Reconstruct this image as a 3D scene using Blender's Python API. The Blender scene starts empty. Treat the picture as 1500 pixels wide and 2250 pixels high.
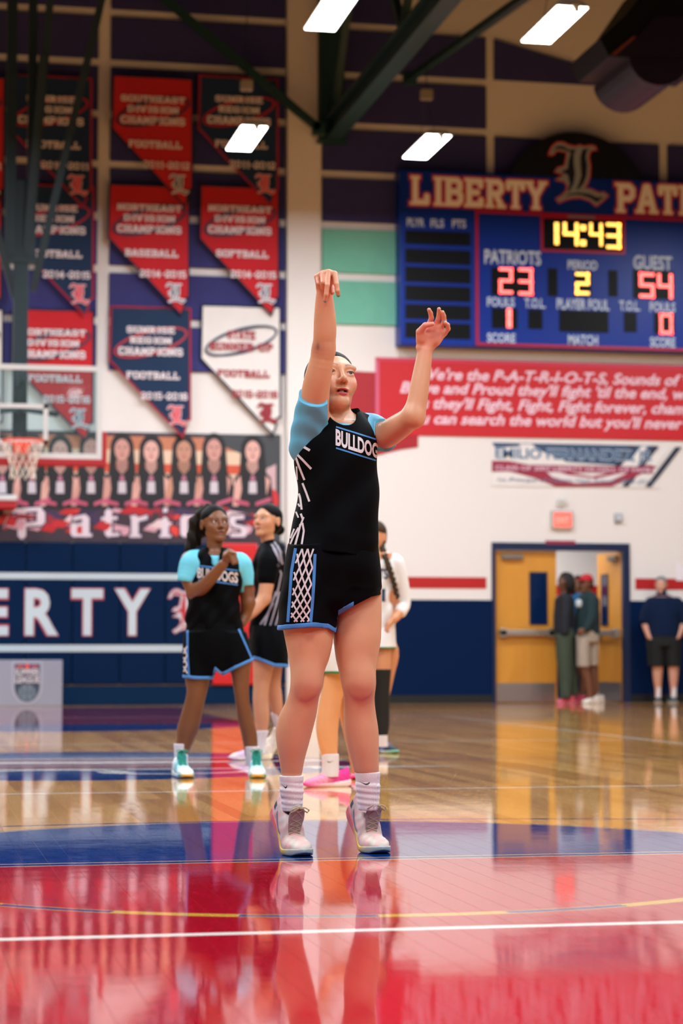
import bpy, bmesh, math, random
import numpy as np
from mathutils import Vector, Matrix
from mathutils.bvhtree import BVHTree
from mathutils.geometry import tessellate_polygon
random.seed(7); rng = np.random.default_rng(7)
scene = bpy.context.scene
C = scene.collection

# ------------------------------------------------------------------ camera
FPX, CAM_H, YAW = 4800.0, 0.70, math.radians(11.4)
PITCH = math.atan(307 / FPX)
cam_d = bpy.data.cameras.new('camera'); cam = bpy.data.objects.new('camera', cam_d); C.objects.link(cam)
cam_d.sensor_fit = 'HORIZONTAL'; cam_d.sensor_width = 24.0; cam_d.lens = FPX / 1500 * 24.0
cam.location = (0, 0, CAM_H); cam.rotation_euler = (math.pi / 2 + PITCH, 0, -YAW)
cam_d.clip_end = 200
cam_d.dof.use_dof = True; cam_d.dof.focus_distance = 7.58; cam_d.dof.aperture_fstop = 3.4
scene.camera = cam
# ------------------------------------------------------------------ world, exposure
w = bpy.data.worlds.new('world'); scene.world = w; w.use_nodes = True
w.node_tree.nodes['Background'].inputs[0].default_value = (0.8, 0.85, 1.0, 1)
w.node_tree.nodes['Background'].inputs[1].default_value = 0.01
vs = scene.view_settings
vs.view_transform = 'Standard'; vs.look = 'None'; vs.gamma = 1.0; vs.use_curve_mapping = False
vs.exposure = 0.35
cy = scene.cycles; cy.max_bounces = 6; cy.diffuse_bounces = 3; cy.glossy_bounces = 3; cy.transmission_bounces = 5; cy.caustics_reflective = False; cy.caustics_refractive = False
LAMP_W = 126.0            # power of each high-bay lamp (the lamps are built below)

# ------------------------------------------------------------------ measuring helpers
cF = np.array([math.sin(YAW), math.cos(YAW), 0]); cR = np.array([math.cos(YAW), -math.sin(YAW), 0]); cZ = np.array([0, 0, 1.0])
cFW = cF * math.cos(PITCH) + cZ * math.sin(PITCH); cUP = -cF * math.sin(PITCH) + cZ * math.cos(PITCH)
CAM = np.array([0, 0, CAM_H])
def ray(px, py): return cFW + cR * ((px - 750) / FPX) + cUP * ((1125 - py) / FPX)
def at_y(px, py, Y):
    r = ray(px, py); return CAM + r * (Y / r[1])
def at_d(px, py, D):
    r = ray(px, py); return CAM + r * (D / (r @ cF))
def on_floor(px, py):
    r = ray(px, py); return CAM + r * (-CAM_H / r[2])
WALL_Y = 29.0
def rect(x0, y0, x1, y1, Y=WALL_Y):
    xm, ym = (x0 + x1) / 2, (y0 + y1) / 2
    return at_y(x0, ym, Y)[0], at_y(xm, y1, Y)[2], at_y(x1, ym, Y)[0], at_y(xm, y0, Y)[2]

# ------------------------------------------------------------------ materials
def lin(c):
    c = np.asarray(c, float) / 255.0
    return np.where(c <= 0.04045, c / 12.92, ((c + 0.055) / 1.055) ** 2.4)
def rgba(c): l = lin(c); return (float(l[0]), float(l[1]), float(l[2]), 1.0)
MATS = {}
def mat(name, col=None, rough=0.6, metal=0.0, noise=0.0, nscale=30.0, bump=0.0, bscale=200.0, emit=None, estr=0.0, attr=False, spec=0.5, sss=0.0, stretch=None, sheen=0.0):
    if name in MATS: return MATS[name]
    m = bpy.data.materials.new(name); m.use_nodes = True; MATS[name] = m
    nt = m.node_tree; N = nt.nodes; L = nt.links; b = N['Principled BSDF']
    b.inputs['Roughness'].default_value = rough; b.inputs['Metallic'].default_value = metal
    b.inputs['Specular IOR Level'].default_value = spec
    src = None
    if attr:
        a = N.new('ShaderNodeAttribute'); a.attribute_name = 'Col'; src = a.outputs['Color']
    if col is not None: b.inputs['Base Color'].default_value = rgba(col)
    tc = N.new('ShaderNodeTexCoord'); vec = tc.outputs['Object']
    if stretch:
        mp = N.new('ShaderNodeMapping'); mp.inputs['Scale'].default_value = stretch; L.new(vec, mp.inputs['Vector']); vec = mp.outputs['Vector']
    if noise > 0:
        t = N.new('ShaderNodeTexNoise'); t.inputs['Scale'].default_value = nscale; t.inputs['Detail'].default_value = 4; L.new(vec, t.inputs['Vector'])
        mr = N.new('ShaderNodeMapRange'); mr.inputs['To Min'].default_value = 1 - noise; mr.inputs['To Max'].default_value = 1 + noise; L.new(t.outputs['Fac'], mr.inputs['Value'])
        mx = N.new('ShaderNodeVectorMath'); mx.operation = 'SCALE'; L.new(mr.outputs['Result'], mx.inputs['Scale'])
        if src: L.new(src, mx.inputs[0])
        else: mx.inputs[0].default_value = rgba(col)[:3]
        src = mx.outputs['Vector']
    if src: L.new(src, b.inputs['Base Color'])
    if bump > 0:
        t2 = N.new('ShaderNodeTexNoise'); t2.inputs['Scale'].default_value = bscale; t2.inputs['Detail'].default_value = 3; L.new(vec, t2.inputs['Vector'])
        bp = N.new('ShaderNodeBump'); bp.inputs['Strength'].default_value = bump; bp.inputs['Distance'].default_value = 0.002; L.new(t2.outputs['Fac'], bp.inputs['Height'])
        L.new(bp.outputs['Normal'], b.inputs['Normal'])
    if emit is not None:
        b.inputs['Emission Color'].default_value = rgba(emit); b.inputs['Emission Strength'].default_value = estr; m.cycles.emission_sampling = 'NONE'
    if sss > 0:
        b.inputs['Subsurface Weight'].default_value = sss; b.inputs['Subsurface Radius'].default_value = (1.0, 0.35, 0.2); b.inputs['Subsurface Scale'].default_value = 0.008
    if sheen > 0: b.inputs['Sheen Weight'].default_value = sheen
    return m

# ------------------------------------------------------------------ object helpers
def org(p):
    o = np.zeros(3)
    while p is not None: o += np.array(p.location); p = p.parent
    return o
def tag(o, label=None, cat=None, group=None, kind=None):
    if label: o['label'] = label
    if cat: o['category'] = cat
    if group: o['group'] = group
    if kind: o['kind'] = kind
    return o
def thing(name, label, cat, loc, group=None, rotz=0.0):
    o = bpy.data.objects.new(name, None); C.objects.link(o); o.location = [float(v) for v in loc]; o.rotation_euler = (0, 0, rotz); o.empty_display_size = 0.1
    return tag(o, label, cat, group)
def link(name, me, m, parent=None, smooth=False):
    o = bpy.data.objects.new(name, me); C.objects.link(o)
    for mm in (m if isinstance(m, (list, tuple)) else [m]):
        if mm: me.materials.append(mm)
    if parent is not None: o.parent = parent
    if smooth: me.polygons.foreach_set('use_smooth', np.ones(len(me.polygons), bool))
    return o
def mesh_obj(name, v, f, m, parent=None, smooth=False, local=False):
    """v are world coordinates (unless local) ; parents are unrotated empties"""
    v = np.asarray(v, float)
    if parent is not None and not local: v = v - org(parent)
    me = bpy.data.meshes.new(name)
    me.from_pydata(v.tolist(), [], [list(map(int, q)) for q in f]); me.update()
    return link(name, me, m, parent, smooth)
class MB:
    """collects shapes into one mesh"""
    def __init__(s): s.v = []; s.f = []
    def add(s, v, f):
        n = len(s.v); s.v += [tuple(map(float, p)) for p in v]; s.f += [tuple(i + n for i in q) for q in f]; return s
    def box(s, a, b, bev=0.0):
        x0, y0, z0 = a; x1, y1, z1 = b
        if bev <= 0:
            return s.add([(x0,y0,z0),(x1,y0,z0),(x1,y1,z0),(x0,y1,z0),(x0,y0,z1),(x1,y0,z1),(x1,y1,z1),(x0,y1,z1)],
                     [(3,2,1,0),(4,5,6,7),(0,1,5,4),(1,2,6,5),(2,3,7,6),(3,0,4,7)])
        bm = bmesh.new(); bmesh.ops.create_cube(bm, size=1)
        for p in bm.verts: p.co = Vector(((x0+x1)/2 + p.co.x*(x1-x0), (y0+y1)/2 + p.co.y*(y1-y0), (z0+z1)/2 + p.co.z*(z1-z0)))
        bmesh.ops.bevel(bm, geom=bm.edges[:], offset=bev, segments=2, affect='EDGES', profile=0.6)
        bm.verts.index_update()
        s.add([p.co[:] for p in bm.verts], [[p.index for p in q.verts] for q in bm.faces]); bm.free(); return s
    def bar(s, p, q, wx, wz):
        """square bar between two points"""
        p = np.array(p, float); q = np.array(q, float); d = q - p; d /= np.linalg.norm(d)
        u = np.cross(d, [0, 1, 0]);
        if np.linalg.norm(u) < 0.1: u = np.array([1.0, 0, 0]); u -= d * (u @ d)
        u /= np.linalg.norm(u); t = np.cross(d, u)
        vs_ = [c + u * a * wx / 2 + t * b_ * wz / 2 for c in (p, q) for a, b_ in ((-1,-1),(1,-1),(1,1),(-1,1))]
        return s.add(vs_, [(3,2,1,0),(4,5,6,7),(0,1,5,4),(1,2,6,5),(2,3,7,6),(3,0,4,7)])
    def tube(s, pts, r, n=8, closed=False):
        pts = [np.array(p, float) for p in pts]; m = len(pts); rs = r if isinstance(r, (list, tuple, np.ndarray)) else [r] * m
        vs_ = []; u = None
        for i in range(m):
            a = pts[(i - 1) % m] if (i > 0 or closed) else pts[i]; b = pts[(i + 1) % m] if (i < m - 1 or closed) else pts[i]
            d = b - a; d /= (np.linalg.norm(d) + 1e-12)
            if u is None:
                u = np.cross(d, [0, 0, 1.0]);
                if np.linalg.norm(u) < 0.05: u = np.cross(d, [1.0, 0, 0])
            u = u - d * (u @ d); u /= np.linalg.norm(u); t = np.cross(d, u)
            for k in range(n):
                an = 2 * math.pi * k / n; vs_.append(pts[i] + rs[i] * (u * math.cos(an) + t * math.sin(an)))
        fs = []
        for i in range(m if closed else m - 1):
            j = (i + 1) % m
            for k in range(n): fs.append((i*n+k, i*n+(k+1)%n, j*n+(k+1)%n, j*n+k))
        if not closed: fs.append(tuple(range(n))[::-1]); fs.append(tuple((m-1)*n+k for k in range(n)))
        return s.add(vs_, fs)
    def cyl(s, c, r, h, axis=2, n=24, r2=None):
        c = np.array(c, float); e = np.zeros(3); e[axis] = h
        return s.tube([c, c + e], [r, r if r2 is None else r2], n)
    def lathe(s, prof, c=(0,0,0), n=24):
        c = np.array(c, float); vs_ = [c + np.array([r*math.cos(2*math.pi*k/n), r*math.sin(2*math.pi*k/n), z]) for r, z in prof for k in range(n)]
        fs = [(i*n+k, i*n+(k+1)%n, (i+1)*n+(k+1)%n, (i+1)*n+k) for i in range(len(prof)-1) for k in range(n)]
        return s.add(vs_, fs)
    def prism(s, poly, y0, y1):
        """polygon in X,Z extruded along Y"""
        n = len(poly); vs_ = [(x, y0, z) for x, z in poly] + [(x, y1, z) for x, z in poly]
        tri = tessellate_polygon([[Vector((x, z, 0)) for x, z in poly]])
        fs = [tuple(t) for t in tri] + [tuple(i + n for i in t[::-1]) for t in tri] + [(i, (i+1)%n, (i+1)%n+n, i+n) for i in range(n)]
        return s.add(vs_, fs)
    def build(s, name, m, parent=None, smooth=False, local=False): return mesh_obj(name, s.v, s.f, m, parent, smooth, local)

# ------------------------------------------------------------------ flat print (lettering, logos)
def text_mesh(s, bold=0.02, shear=0.0):
    cu = bpy.data.curves.new('t', 'FONT'); cu.body = s; cu.offset = bold; cu.shear = shear; cu.resolution_u = 3; cu.fill_mode = 'FRONT'
    ob = bpy.data.objects.new('t', cu); C.objects.link(ob)
    dg = bpy.context.evaluated_depsgraph_get(); me = bpy.data.meshes.new_from_object(ob.evaluated_get(dg))
    v = np.array([p.co[:2] for p in me.vertices]).reshape(-1, 2); f = [tuple(p.vertices) for p in me.polygons]
    bpy.data.objects.remove(ob); bpy.data.curves.remove(cu); bpy.data.meshes.remove(me)
    return v, f
GL = {  # slab block letters: strokes on a 4 x 6 field; serif feet after the '|'
 'A':([[(0.2,0),(1.7,6),(2.3,6),(3.8,0)],[(0.9,2),(3.1,2)]],[(0.2,0),(3.8,0)]),
 'B':([[(0.6,0),(0.6,6),(3,6),(3.7,5.3),(3.7,3.8),(3,3.1),(0.6,3.1)],[(3,3.1),(3.9,2.3),(3.9,.8),(3.1,0),(.6,0)]],[(.5,0),(.5,6)]),
 'C':([[(3.8,4.6),(3.8,5.2),(3,6),(1,6),(.2,5.2),(.2,.8),(1,0),(3,0),(3.8,.8),(3.8,1.6)]],[]),
 'D':([[(.6,0),(.6,6),(2.8,6),(3.8,5),(3.8,1),(2.8,0),(.6,0)]],[(.5,0),(.5,6)]),
 'E':([[(3.8,1.2),(3.8,0),(.6,0),(.6,6),(3.7,6),(3.7,4.8)],[(.6,3.1),(2.8,3.1)]],[(.5,0),(.5,6)]),
 'F':([[(.6,0),(.6,6),(3.8,6),(3.8,4.8)],[(.6,3.1),(2.8,3.1)]],[(.6,0),(.5,6)]),
 'G':([[(3.8,4.6),(3.8,5.2),(3,6),(1,6),(.2,5.2),(.2,.8),(1,0),(3,0),(3.8,.8),(3.8,2.6),(2.3,2.6)]],[]),
 'H':([[(.5,0),(.5,6)],[(3.5,0),(3.5,6)],[(.5,3),(3.5,3)]],[(.5,0),(.5,6),(3.5,0),(3.5,6)]),
 'I':([[(2,0),(2,6)]],[(2,0),(2,6)]),
 'L':([[(.7,6),(.7,0),(3.8,0),(3.8,1.6)]],[(.7,6),(.5,0)]),
 'M':([[(.3,0),(.3,6),(2,2.2),(3.7,6),(3.7,0)]],[(.3,0),(3.7,0)]),
 'N':([[(.4,0),(.4,6),(3.6,0),(3.6,6)]],[(.4,0),(3.6,6)]),
 'O':([[(1,0),(.2,.8),(.2,5.2),(1,6),(3,6),(3.8,5.2),(3.8,.8),(3,0),(1,0)]],[]),
 'P':([[(.7,0),(.7,6),(3,6),(3.8,5.2),(3.8,3.6),(3,2.8),(.7,2.8)]],[(.7,0),(.5,6)]),
 'R':([[(.6,0),(.6,6),(3,6),(3.7,5.2),(3.7,3.8),(3,3),(.6,3)],[(2,3),(3.7,0)]],[(.6,0),(.5,6),(3.7,0)]),
 'S':([[(3.7,4.7),(3.7,5.2),(3,6),(1,6),(.2,5.2),(.2,3.9),(1,3.2),(3,2.9),(3.8,2.2),(3.8,.8),(3,0),(1,0),(.2,.8),(.2,1.4)]],[]),
 'T':([[(2,0),(2,6)],[(.1,4.7),(.1,6),(3.9,6),(3.9,4.7)]],[(2,0)]),
 'U':([[(.4,6),(.4,.8),(1.2,0),(2.8,0),(3.6,.8),(3.6,6)]],[(.4,6),(3.6,6)]),
 'V':([[(.2,6),(1.8,0),(2.2,0),(3.8,6)]],[(.2,6),(3.8,6)]),
 'Y':([[(.1,6),(2,2.8),(3.9,6)],[(2,2.8),(2,0)]],[(2,0),(.1,6),(3.9,6)]),
 '0':([[(1,0),(.3,.8),(.3,5.2),(1,6),(3,6),(3.7,5.2),(3.7,.8),(3,0),(1,0)]],[]),
 '1':([[(.9,5),(2,6),(2,0)]],[(2,0)]),
 '2':([[(.3,4.8),(1,6),(3,6),(3.7,5.2),(3.7,3.9),(.3,.9),(.3,0),(3.8,0),(3.8,1)]],[]),
 '3':([[(.3,5),(1,6),(3,6),(3.7,5.2),(3.7,3.8),(3,3.1),(1.6,3.1)],[(3,3.1),(3.8,2.3),(3.8,.8),(3,0),(1,0),(.3,1)]],[]),
 '4':([[(2.8,0),(2.8,6),(.2,1.8),(3.8,1.8)]],[(2.8,0)]),
 '5':([[(3.6,6),(.5,6),(.5,3.4),(3,3.4),(3.8,2.6),(3.8,.8),(3,0),(1,0),(.3,.9)]],[]),
 '6':([[(3.6,5),(3,6),(1,6),(.3,5.2),(.3,.8),(1,0),(3,0),(3.7,.8),(3.7,2.5),(3,3.2),(.4,3.2)]],[]),
 '-':([[(.8,2.8),(3.2,2.8)]],[]), ' ':([], []), '.':([[(1.6,.1),(2.2,.1)]], []), "'":([[(2,5),(2,6)]], []),
}
def slab_polys(s, th=1.25, grow=0.0, sv=None):
    """polygons of a word, height 6 (+ stroke), advance 5.4"""
    out = []; x = 0.0; h = th / 2 + grow
    adv = {'I': 3.4, '1': 4.0, ' ': 3.0, '.': 2.4, "'": 2.4, '-': 3.8}
    for ch in s:
        st, se = GL.get(ch, GL[' ']); dx = x - (0.7 if ch in "I." else 0)
        for pl in st:
            for a, b in zip(pl[:-1], pl[1:]):
                a = np.array(a); b = np.array(b); d = b - a; d = d / np.linalg.norm(d); nrm = np.array([-d[1], d[0]]) * h
                q = [a + nrm, a - nrm, b - nrm, b + nrm]; out.append([(dx + p[0], p[1]) for p in q])
            for p in pl:
                out.append([(dx + p[0] + h * math.cos(k*math.pi/4 + .39) * 1.04, p[1] + h * math.sin(k*math.pi/4 + .39) * 1.04) for k in range(8)])
        for p in se:
            sw, sh = 1.25 + grow, 0.42 + grow; yy = p[1] - th/2 + .42 if p[1] < 3 else p[1] + th/2 - .42
            out.append([(dx+p[0]-sw, yy-sh), (dx+p[0]+sw, yy-sh), (dx+p[0]+sw, yy+sh), (dx+p[0]-sw, yy+sh)])
        x += adv.get(ch, 5.6)
    return out, x - 1.6
class Flat:
    """coloured flat pieces on a wall plane, each layer lying a little in front of the one before"""
    def __init__(s, Y, eps=0.0012): s.Y = Y; s.eps = eps; s.v = []; s.f = []; s.c = []; s.layer = 1
    def up(s, n=1): s.layer += n; return s
    def add(s, v2, f, col):
        n = len(s.v); s.k = getattr(s, 'k', 0) + 1; yy = s.Y - s.layer * s.eps - s.k * 1e-5
        s.v += [(float(p[0]), yy, float(p[1])) for p in v2]
        s.f += [tuple(i + n for i in q) for q in f]; s.c += [rgba(col)] * len(f); return s
    def poly(s, pts, col):
        if len(pts) <= 4: return s.add(pts, [tuple(range(len(pts)))], col)
        tri = tessellate_polygon([[Vector((float(p[0]), float(p[1]), 0)) for p in pts]]); return s.add(pts, [tuple(t) for t in tri], col)
    def rect(s, x0, z0, x1, z1, col): return s.poly([(x0,z0),(x1,z0),(x1,z1),(x0,z1)], col)
    def ell(s, cx, cz, rx, rz, col, n=20, a0=0, a1=2*math.pi): return s.poly([(cx+rx*math.cos(a0+(a1-a0)*k/n), cz+rz*math.sin(a0+(a1-a0)*k/n)) for k in range(n if a1-a0 > 6.28 else n+1)], col)
    def ring(s, cx, cz, rx, rz, w_, col, rot=0.0, a0=0.0, a1=2*math.pi, n=40, taper=0.0):
        ps = []
        for k in range(n+1):
            a = a0 + (a1-a0)*k/n; ww = w_ * (1 - taper * abs(math.cos(a)))
            ps.append([( (rx+e*ww)*math.cos(a), (rz+e*ww)*math.sin(a)) for e in (-.5,.5)])
        c_, s_ = math.cos(rot), math.sin(rot); R_ = lambda p: (cx+p[0]*c_-p[1]*s_, cz+p[0]*s_+p[1]*c_)
        for a, b in zip(ps[:-1], ps[1:]): s.poly([R_(a[0]), R_(a[1]), R_(b[1]), R_(b[0])], col)
        return s
    def line(s, pts, w_, col):
        for a, b in zip(pts[:-1], pts[1:]):
            a = np.array(a, float); b = np.array(b, float); d = b-a; d /= np.linalg.norm(d); n = np.array([-d[1], d[0]])*w_/2
            s.poly([a+n, a-n, b-n, b+n], col)
        return s
    def slab(s, word, x0, z0, x1, z1, col, outline=None, og=0.55, th=1.25):
        """word fitted in a box"""
        ps, wd = slab_polys(word, th); k = (x1-x0)/(wd+th); kz = (z1-z0)/(6+th)
        M = lambda p: (x0 + (p[0]+th/2)*k, z0 + (p[1]+th/2)*kz)
        if outline is not None:
            po, _ = slab_polys(word, th, og)
            for p in po: s.poly([M(q) for q in p], outline)
            s.up()
        for p in ps: s.poly([M(q) for q in p], col)
        return s
    def text(s, word, x0, z0, x1, z1, col, bold=0.02, shear=0.0, ref='H'):
        """sans text fitted in a box (cap height = box height)"""
        v, f = text_mesh(word, bold, shear); lo = v[:,0].min(); hi = v[:,0].max()
        b = 0.0; t = 0.69
        return s.add(np.c_[x0+(v[:,0]-lo)/(hi-lo)*(x1-x0), z0+(v[:,1]-b)/(t-b)*(z1-z0)], f, col)
    def build(s, name, parent=None, m=None):
        o = mesh_obj(name, s.v, s.f, m or mat('print', attr=True, rough=0.55), parent)
        a = o.data.color_attributes.new('Col', 'FLOAT_COLOR', 'CORNER')
        cols = np.repeat(np.array(s.c, np.float32), [len(q) for q in s.f], axis=0); a.data.foreach_set('color', cols.ravel())
        return o
# old-english capital drawn on a 650 x 680 field
OE_OUT = [(100,240),(135,160),(195,105),(260,98),(330,130),(400,140),(440,118),(480,135),(560,118),(610,128),(632,180),(590,182),(556,200),(545,260),(560,340),(555,450),(530,530),(500,575),(560,580),(650,620),(690,605),(752,650),(690,712),(610,778),(540,722),(440,692),(350,702),(290,722),(215,758),(172,705),(240,660),(280,620),(295,570),(270,530),(168,515),(215,475),(270,460),(162,430),(200,372),(270,350),(285,280),(295,220),(200,208),(165,255),(115,262)]
OE_A = [(150,205),(200,150),(260,148),(330,185),(400,175),(375,230),(375,330),(390,430),(375,530),(330,620),(305,625),(330,540),(310,450),(235,420),(310,385),(320,300),(345,212),(260,185),(200,180)]
OE_B = [(470,172),(540,160),(515,190),(503,250),(520,340),(510,450),(480,530),(430,592),(398,602),(430,530),(455,450),(445,340),(445,250)]
OE_C = [(270,682),(330,645),(430,630),(540,640),(620,672),(695,662),(620,728),(540,682),(440,655),(350,660)]
def oe_logo(fl, x0, z0, x1, z1, outer, mid, inner):
    M = lambda p, g=0.0: (x0+(p[0]-100)/652*(x1-x0), z1-(p[1]-98)/680*(z1-z0))
    c = np.mean(OE_OUT, axis=0)
    fl.poly([M(p) for p in OE_OUT], outer).up()
    def inset(P, d):
        n = len(P); out = []; P = [np.array(p, float) for p in P]
        for i in range(n):
            a, b, cc = P[i-1], P[i], P[(i+1) % n]; t = (cc-a); t /= np.linalg.norm(t)+1e-9; out.append(b + np.array([-t[1], t[0]])*d)
        return out
    fl.poly([M(p) for p in inset(OE_OUT, 16)], mid).up()
    for P in (OE_A, OE_B, OE_C): fl.poly([M(p) for p in P], inner)
    return fl.up()
# ================================================================== LAMPS (real high-bay fixtures hanging in the hall)
led = mat('lamp_lens', (255,255,250), rough=0.4, emit=(255,253,248), estr=12.0)
white_metal = mat('white_metal', (215,215,212), rough=0.4)
dark_metal = mat('dark_metal', (20,24,30), rough=0.45)
LX = [-3.6, -1.4, 3.92, 6.1, 11.4]; LY = [25.1, 19.9, 14.7, 9.5, 4.3, -0.9]; LZ = 6.72
def make_lamp():
    t = thing('high_bay_lamp', 'lamp', 'lamp', (0,0,0))
    t_l = MB().box((-.145,-.6,0),(.145,.6,.012)).build('lens', led, t)
    hb = MB(); hb.add([(-.16,-.62,.012),(.16,-.62,.012),(.16,.62,.012),(-.16,.62,.012),(-.1,-.56,.09),(.1,-.56,.09),(.1,.56,.09),(-.1,.56,.09)],
                    [(3,2,1,0),(4,5,6,7),(0,1,5,4),(1,2,6,5),(2,3,7,6),(3,0,4,7)]); hb.build('housing', white_metal, t)
    MB().cyl((.02,-.66,-.05), .028, .05, n=12).box((-.01,-.66,-.005),(.05,-.6,.03)).build('sensor', white_metal, t)
    MB().tube([(0,-.4,.09),(0,0,.62)],.004,6).tube([(0,.4,.09),(0,0,.62)],.004,6).tube([(0,0,.62),(0,0,4.2)],.006,6).build('cable', dark_metal, t)
    MB().box((-.07,-.06,.58),(.07,.06,.70),.012).build('junction_box', mat('box_beige',(150,140,125),rough=.6), t)
    return t
lamp0 = make_lamp()
lname = {(2,0): 'lit white high-bay lamp in front of the navy pennant nearest the pillar', (3,0): 'lit white high-bay lamp hanging above the scoreboard corner',
         (2,1): 'lit white high-bay lamp at the top edge beside the green beam', (3,1): 'lit white high-bay lamp at the top right near the dark hanging unit'}
first = True
for i, x in enumerate(LX):
    for j, y in enumerate(LY):
        lab = lname.get((i, j), 'lit high-bay lamp hung outside the picture')
        if first: r = lamp0; first = False
        else:
            r = lamp0.copy(); C.objects.link(r)
            for ch in lamp0.children:
                c2 = ch.copy(); C.objects.link(c2); c2.parent = r
        r.location = (x, y, LZ); tag(r, lab, 'lamp', 'high-bay lamps of the hall')
for i, x in enumerate(LX):
    for j, y in enumerate(LY):
        ld = bpy.data.lights.new('lamp_light', 'AREA'); ld.shape = 'RECTANGLE'; ld.size = .29; ld.size_y = 1.2; ld.energy = LAMP_W; ld.color = (.89, .95, 1.0)
        lo = bpy.data.objects.new('lamp_light', ld); C.objects.link(lo); lo.location = (x, y, LZ - .02)

# ================================================================== FLOOR
class NX:
    """tiny node-expression helper for procedural masks"""
    nt = None
    def __init__(s, o): s.o = o
    @staticmethod
    def op(kind, *a):
        n = NX.nt.nodes.new('ShaderNodeMath'); n.operation = kind
        for i, x in enumerate(a):
            if isinstance(x, NX): NX.nt.links.new(x.o, n.inputs[i])
            else: n.inputs[i].default_value = float(x)
        return NX(n.outputs[0])
    def __add__(s, b): return NX.op('ADD', s, b)
    def __sub__(s, b): return NX.op('SUBTRACT', s, b)
    def __mul__(s, b): return NX.op('MULTIPLY', s, b)
    def __truediv__(s, b): return NX.op('DIVIDE', s, b)
    def __lt__(s, b): return NX.op('LESS_THAN', s, b)
    def __gt__(s, b): return NX.op('GREATER_THAN', s, b)
    def abs(s): return NX.op('ABSOLUTE', s)
def hyp(a, b): return NX.op('SQRT', a*a + b*b)
def band(v, c, w_): return (v - c).abs() < w_/2
def between(v, a, b): return (v > a) * (v < b)
CX, FT1, FT2, MID = 1.43, 7.32, 21.3, 14.05
def court_material():
    m = bpy.data.materials.new('court_floor'); m.use_nodes = True; nt = m.node_tree; NX.nt = nt; N = nt.nodes; L = nt.links; b = N['Principled BSDF']
    g = N.new('ShaderNodeNewGeometry'); sp = N.new('ShaderNodeSeparateXYZ'); L.new(g.outputs['Position'], sp.inputs[0])
    X, Y = NX(sp.outputs[0]), NX(sp.outputs[1])
    # maple: a tone for every board plus grain
    BW, BL = 0.082, 2.4
    row = NX.op('FLOOR', X / BW); off = NX.op('FRACT', row * 0.618) * BL; col = NX.op('FLOOR', (Y + off) / BL)
    cb = N.new('ShaderNodeCombineXYZ'); L.new(row.o, cb.inputs[0]); L.new(col.o, cb.inputs[1])
    wn = N.new('ShaderNodeTexWhiteNoise'); wn.noise_dimensions = '2D'; L.new(cb.outputs[0], wn.inputs['Vector'])
    mp = N.new('ShaderNodeMapping'); mp.inputs['Scale'].default_value = (30, 1.6, 1); L.new(g.outputs['Position'], mp.inputs['Vector'])
    gn = N.new('ShaderNodeTexNoise'); gn.inputs['Scale'].default_value = 2.0; gn.inputs['Detail'].default_value = 5; L.new(mp.outputs[0], gn.inputs['Vector'])
    t = NX(wn.outputs['Value']) * 0.6 + NX(gn.outputs['Fac']) * 0.5
    rp = N.new('ShaderNodeValToRGB'); rp.color_ramp.elements[0].color = rgba((166,108,50)); rp.color_ramp.elements[1].color = rgba((222,168,98)); L.new(t.o, rp.inputs[0])
    cur = [rp.outputs[0]]
    def paint(mask, c):
        mx = N.new('ShaderNodeMix'); mx.data_type = 'RGBA'; L.new(mask.o, mx.inputs[0]); L.new(cur[0], mx.inputs[6])
        if isinstance(c, tuple): mx.inputs[7].default_value = rgba(c)
        else: L.new(c, mx.inputs[7])
        cur[0] = mx.outputs[2]
    RED, NAVY, WHITE, GOLD, CREAM = (172,12,36), (0,46,116), (236,230,222), (206,160,60), (222,190,140)
    MAROON = (120,16,42)
    dx = X - CX
    r1 = hyp(dx, Y - 7.2); r2 = hyp(dx, Y - FT2)
    # border outside the court
    paint((Y > 26.95) * (Y < 27.5), MAROON)
    # keys
    paint((dx.abs() < 1.83) * (Y < FT1) * (Y > 1.4), RED)
    paint((dx.abs() < 1.95) * (Y > FT2) * (Y < 26.95), MAROON)
    paint((r2 < 1.95) * (Y < FT2), NAVY)
    paint((Y > FT1) * (r1 < 1.80), NAVY)
    paint((Y > FT1) * band(r1, 1.775, .012), CREAM); 
    # three-point arcs
    paint(band(hyp(dx, Y - 2.98), 6.03, .035) * (Y > 4), NAVY); paint(band(hyp(dx, Y - 25.5), 6.03, .04) * (Y < 24), NAVY)
    # free-throw line: navy between two cream lines
    paint((dx.abs() < 1.83) * band(Y, FT1 - .02, .075), NAVY); paint((dx.abs() < 1.83) * band(Y, FT1 + .022, .014), CREAM); paint((dx.abs() < 1.83) * band(Y, FT1 - .06, .014), CREAM)
    # dashed half circle, gold with navy dashes
    rd = hyp(X - 1.40, Y - 7.31); an = NX.op('ARCTAN2', X - 1.40, Y * -1.0 + 7.31)
    dm = band(rd, 1.59, .06) * (Y < FT1 - .1); paint(dm, GOLD)
    ds = NX.op('FRACT', (an + 0.325) / 0.458 + 20.0) < 0.51
    paint(band(rd, 1.59, .042) * (Y < FT1 - .1) * ds, NAVY)
    # volleyball lines
    for yy, ww in ((5.44, .052), (10.95, .04), (16.75, .05), (23.4, .05)): paint(band(Y, yy, ww) * (dx.abs() < 4.45), WHITE)
    paint((band(dx, 4.43, .05) + band(dx, -4.43, .05)) * between(Y, 5.42, 23.42), WHITE)
    paint(band(Y, 13.95, .05) * (dx.abs() < 7.3), NAVY)
    paint(band(dx.abs(), 7.3, .05), NAVY)
    # centre logo
    lx, ly = X - 1.1, Y - 13.72; rl = hyp(lx, ly)
    paint(rl < 1.72, NAVY); paint((rl < 1.72) * between(ly, -.62, .72), MAROON)
    for yy, ww in ((.72, .05), (.22, .16), (-.58, .07)): paint((rl < 1.74) * band(ly + NX.op('SINE', lx*2.2)*0.05, yy, ww), WHITE)
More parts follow.
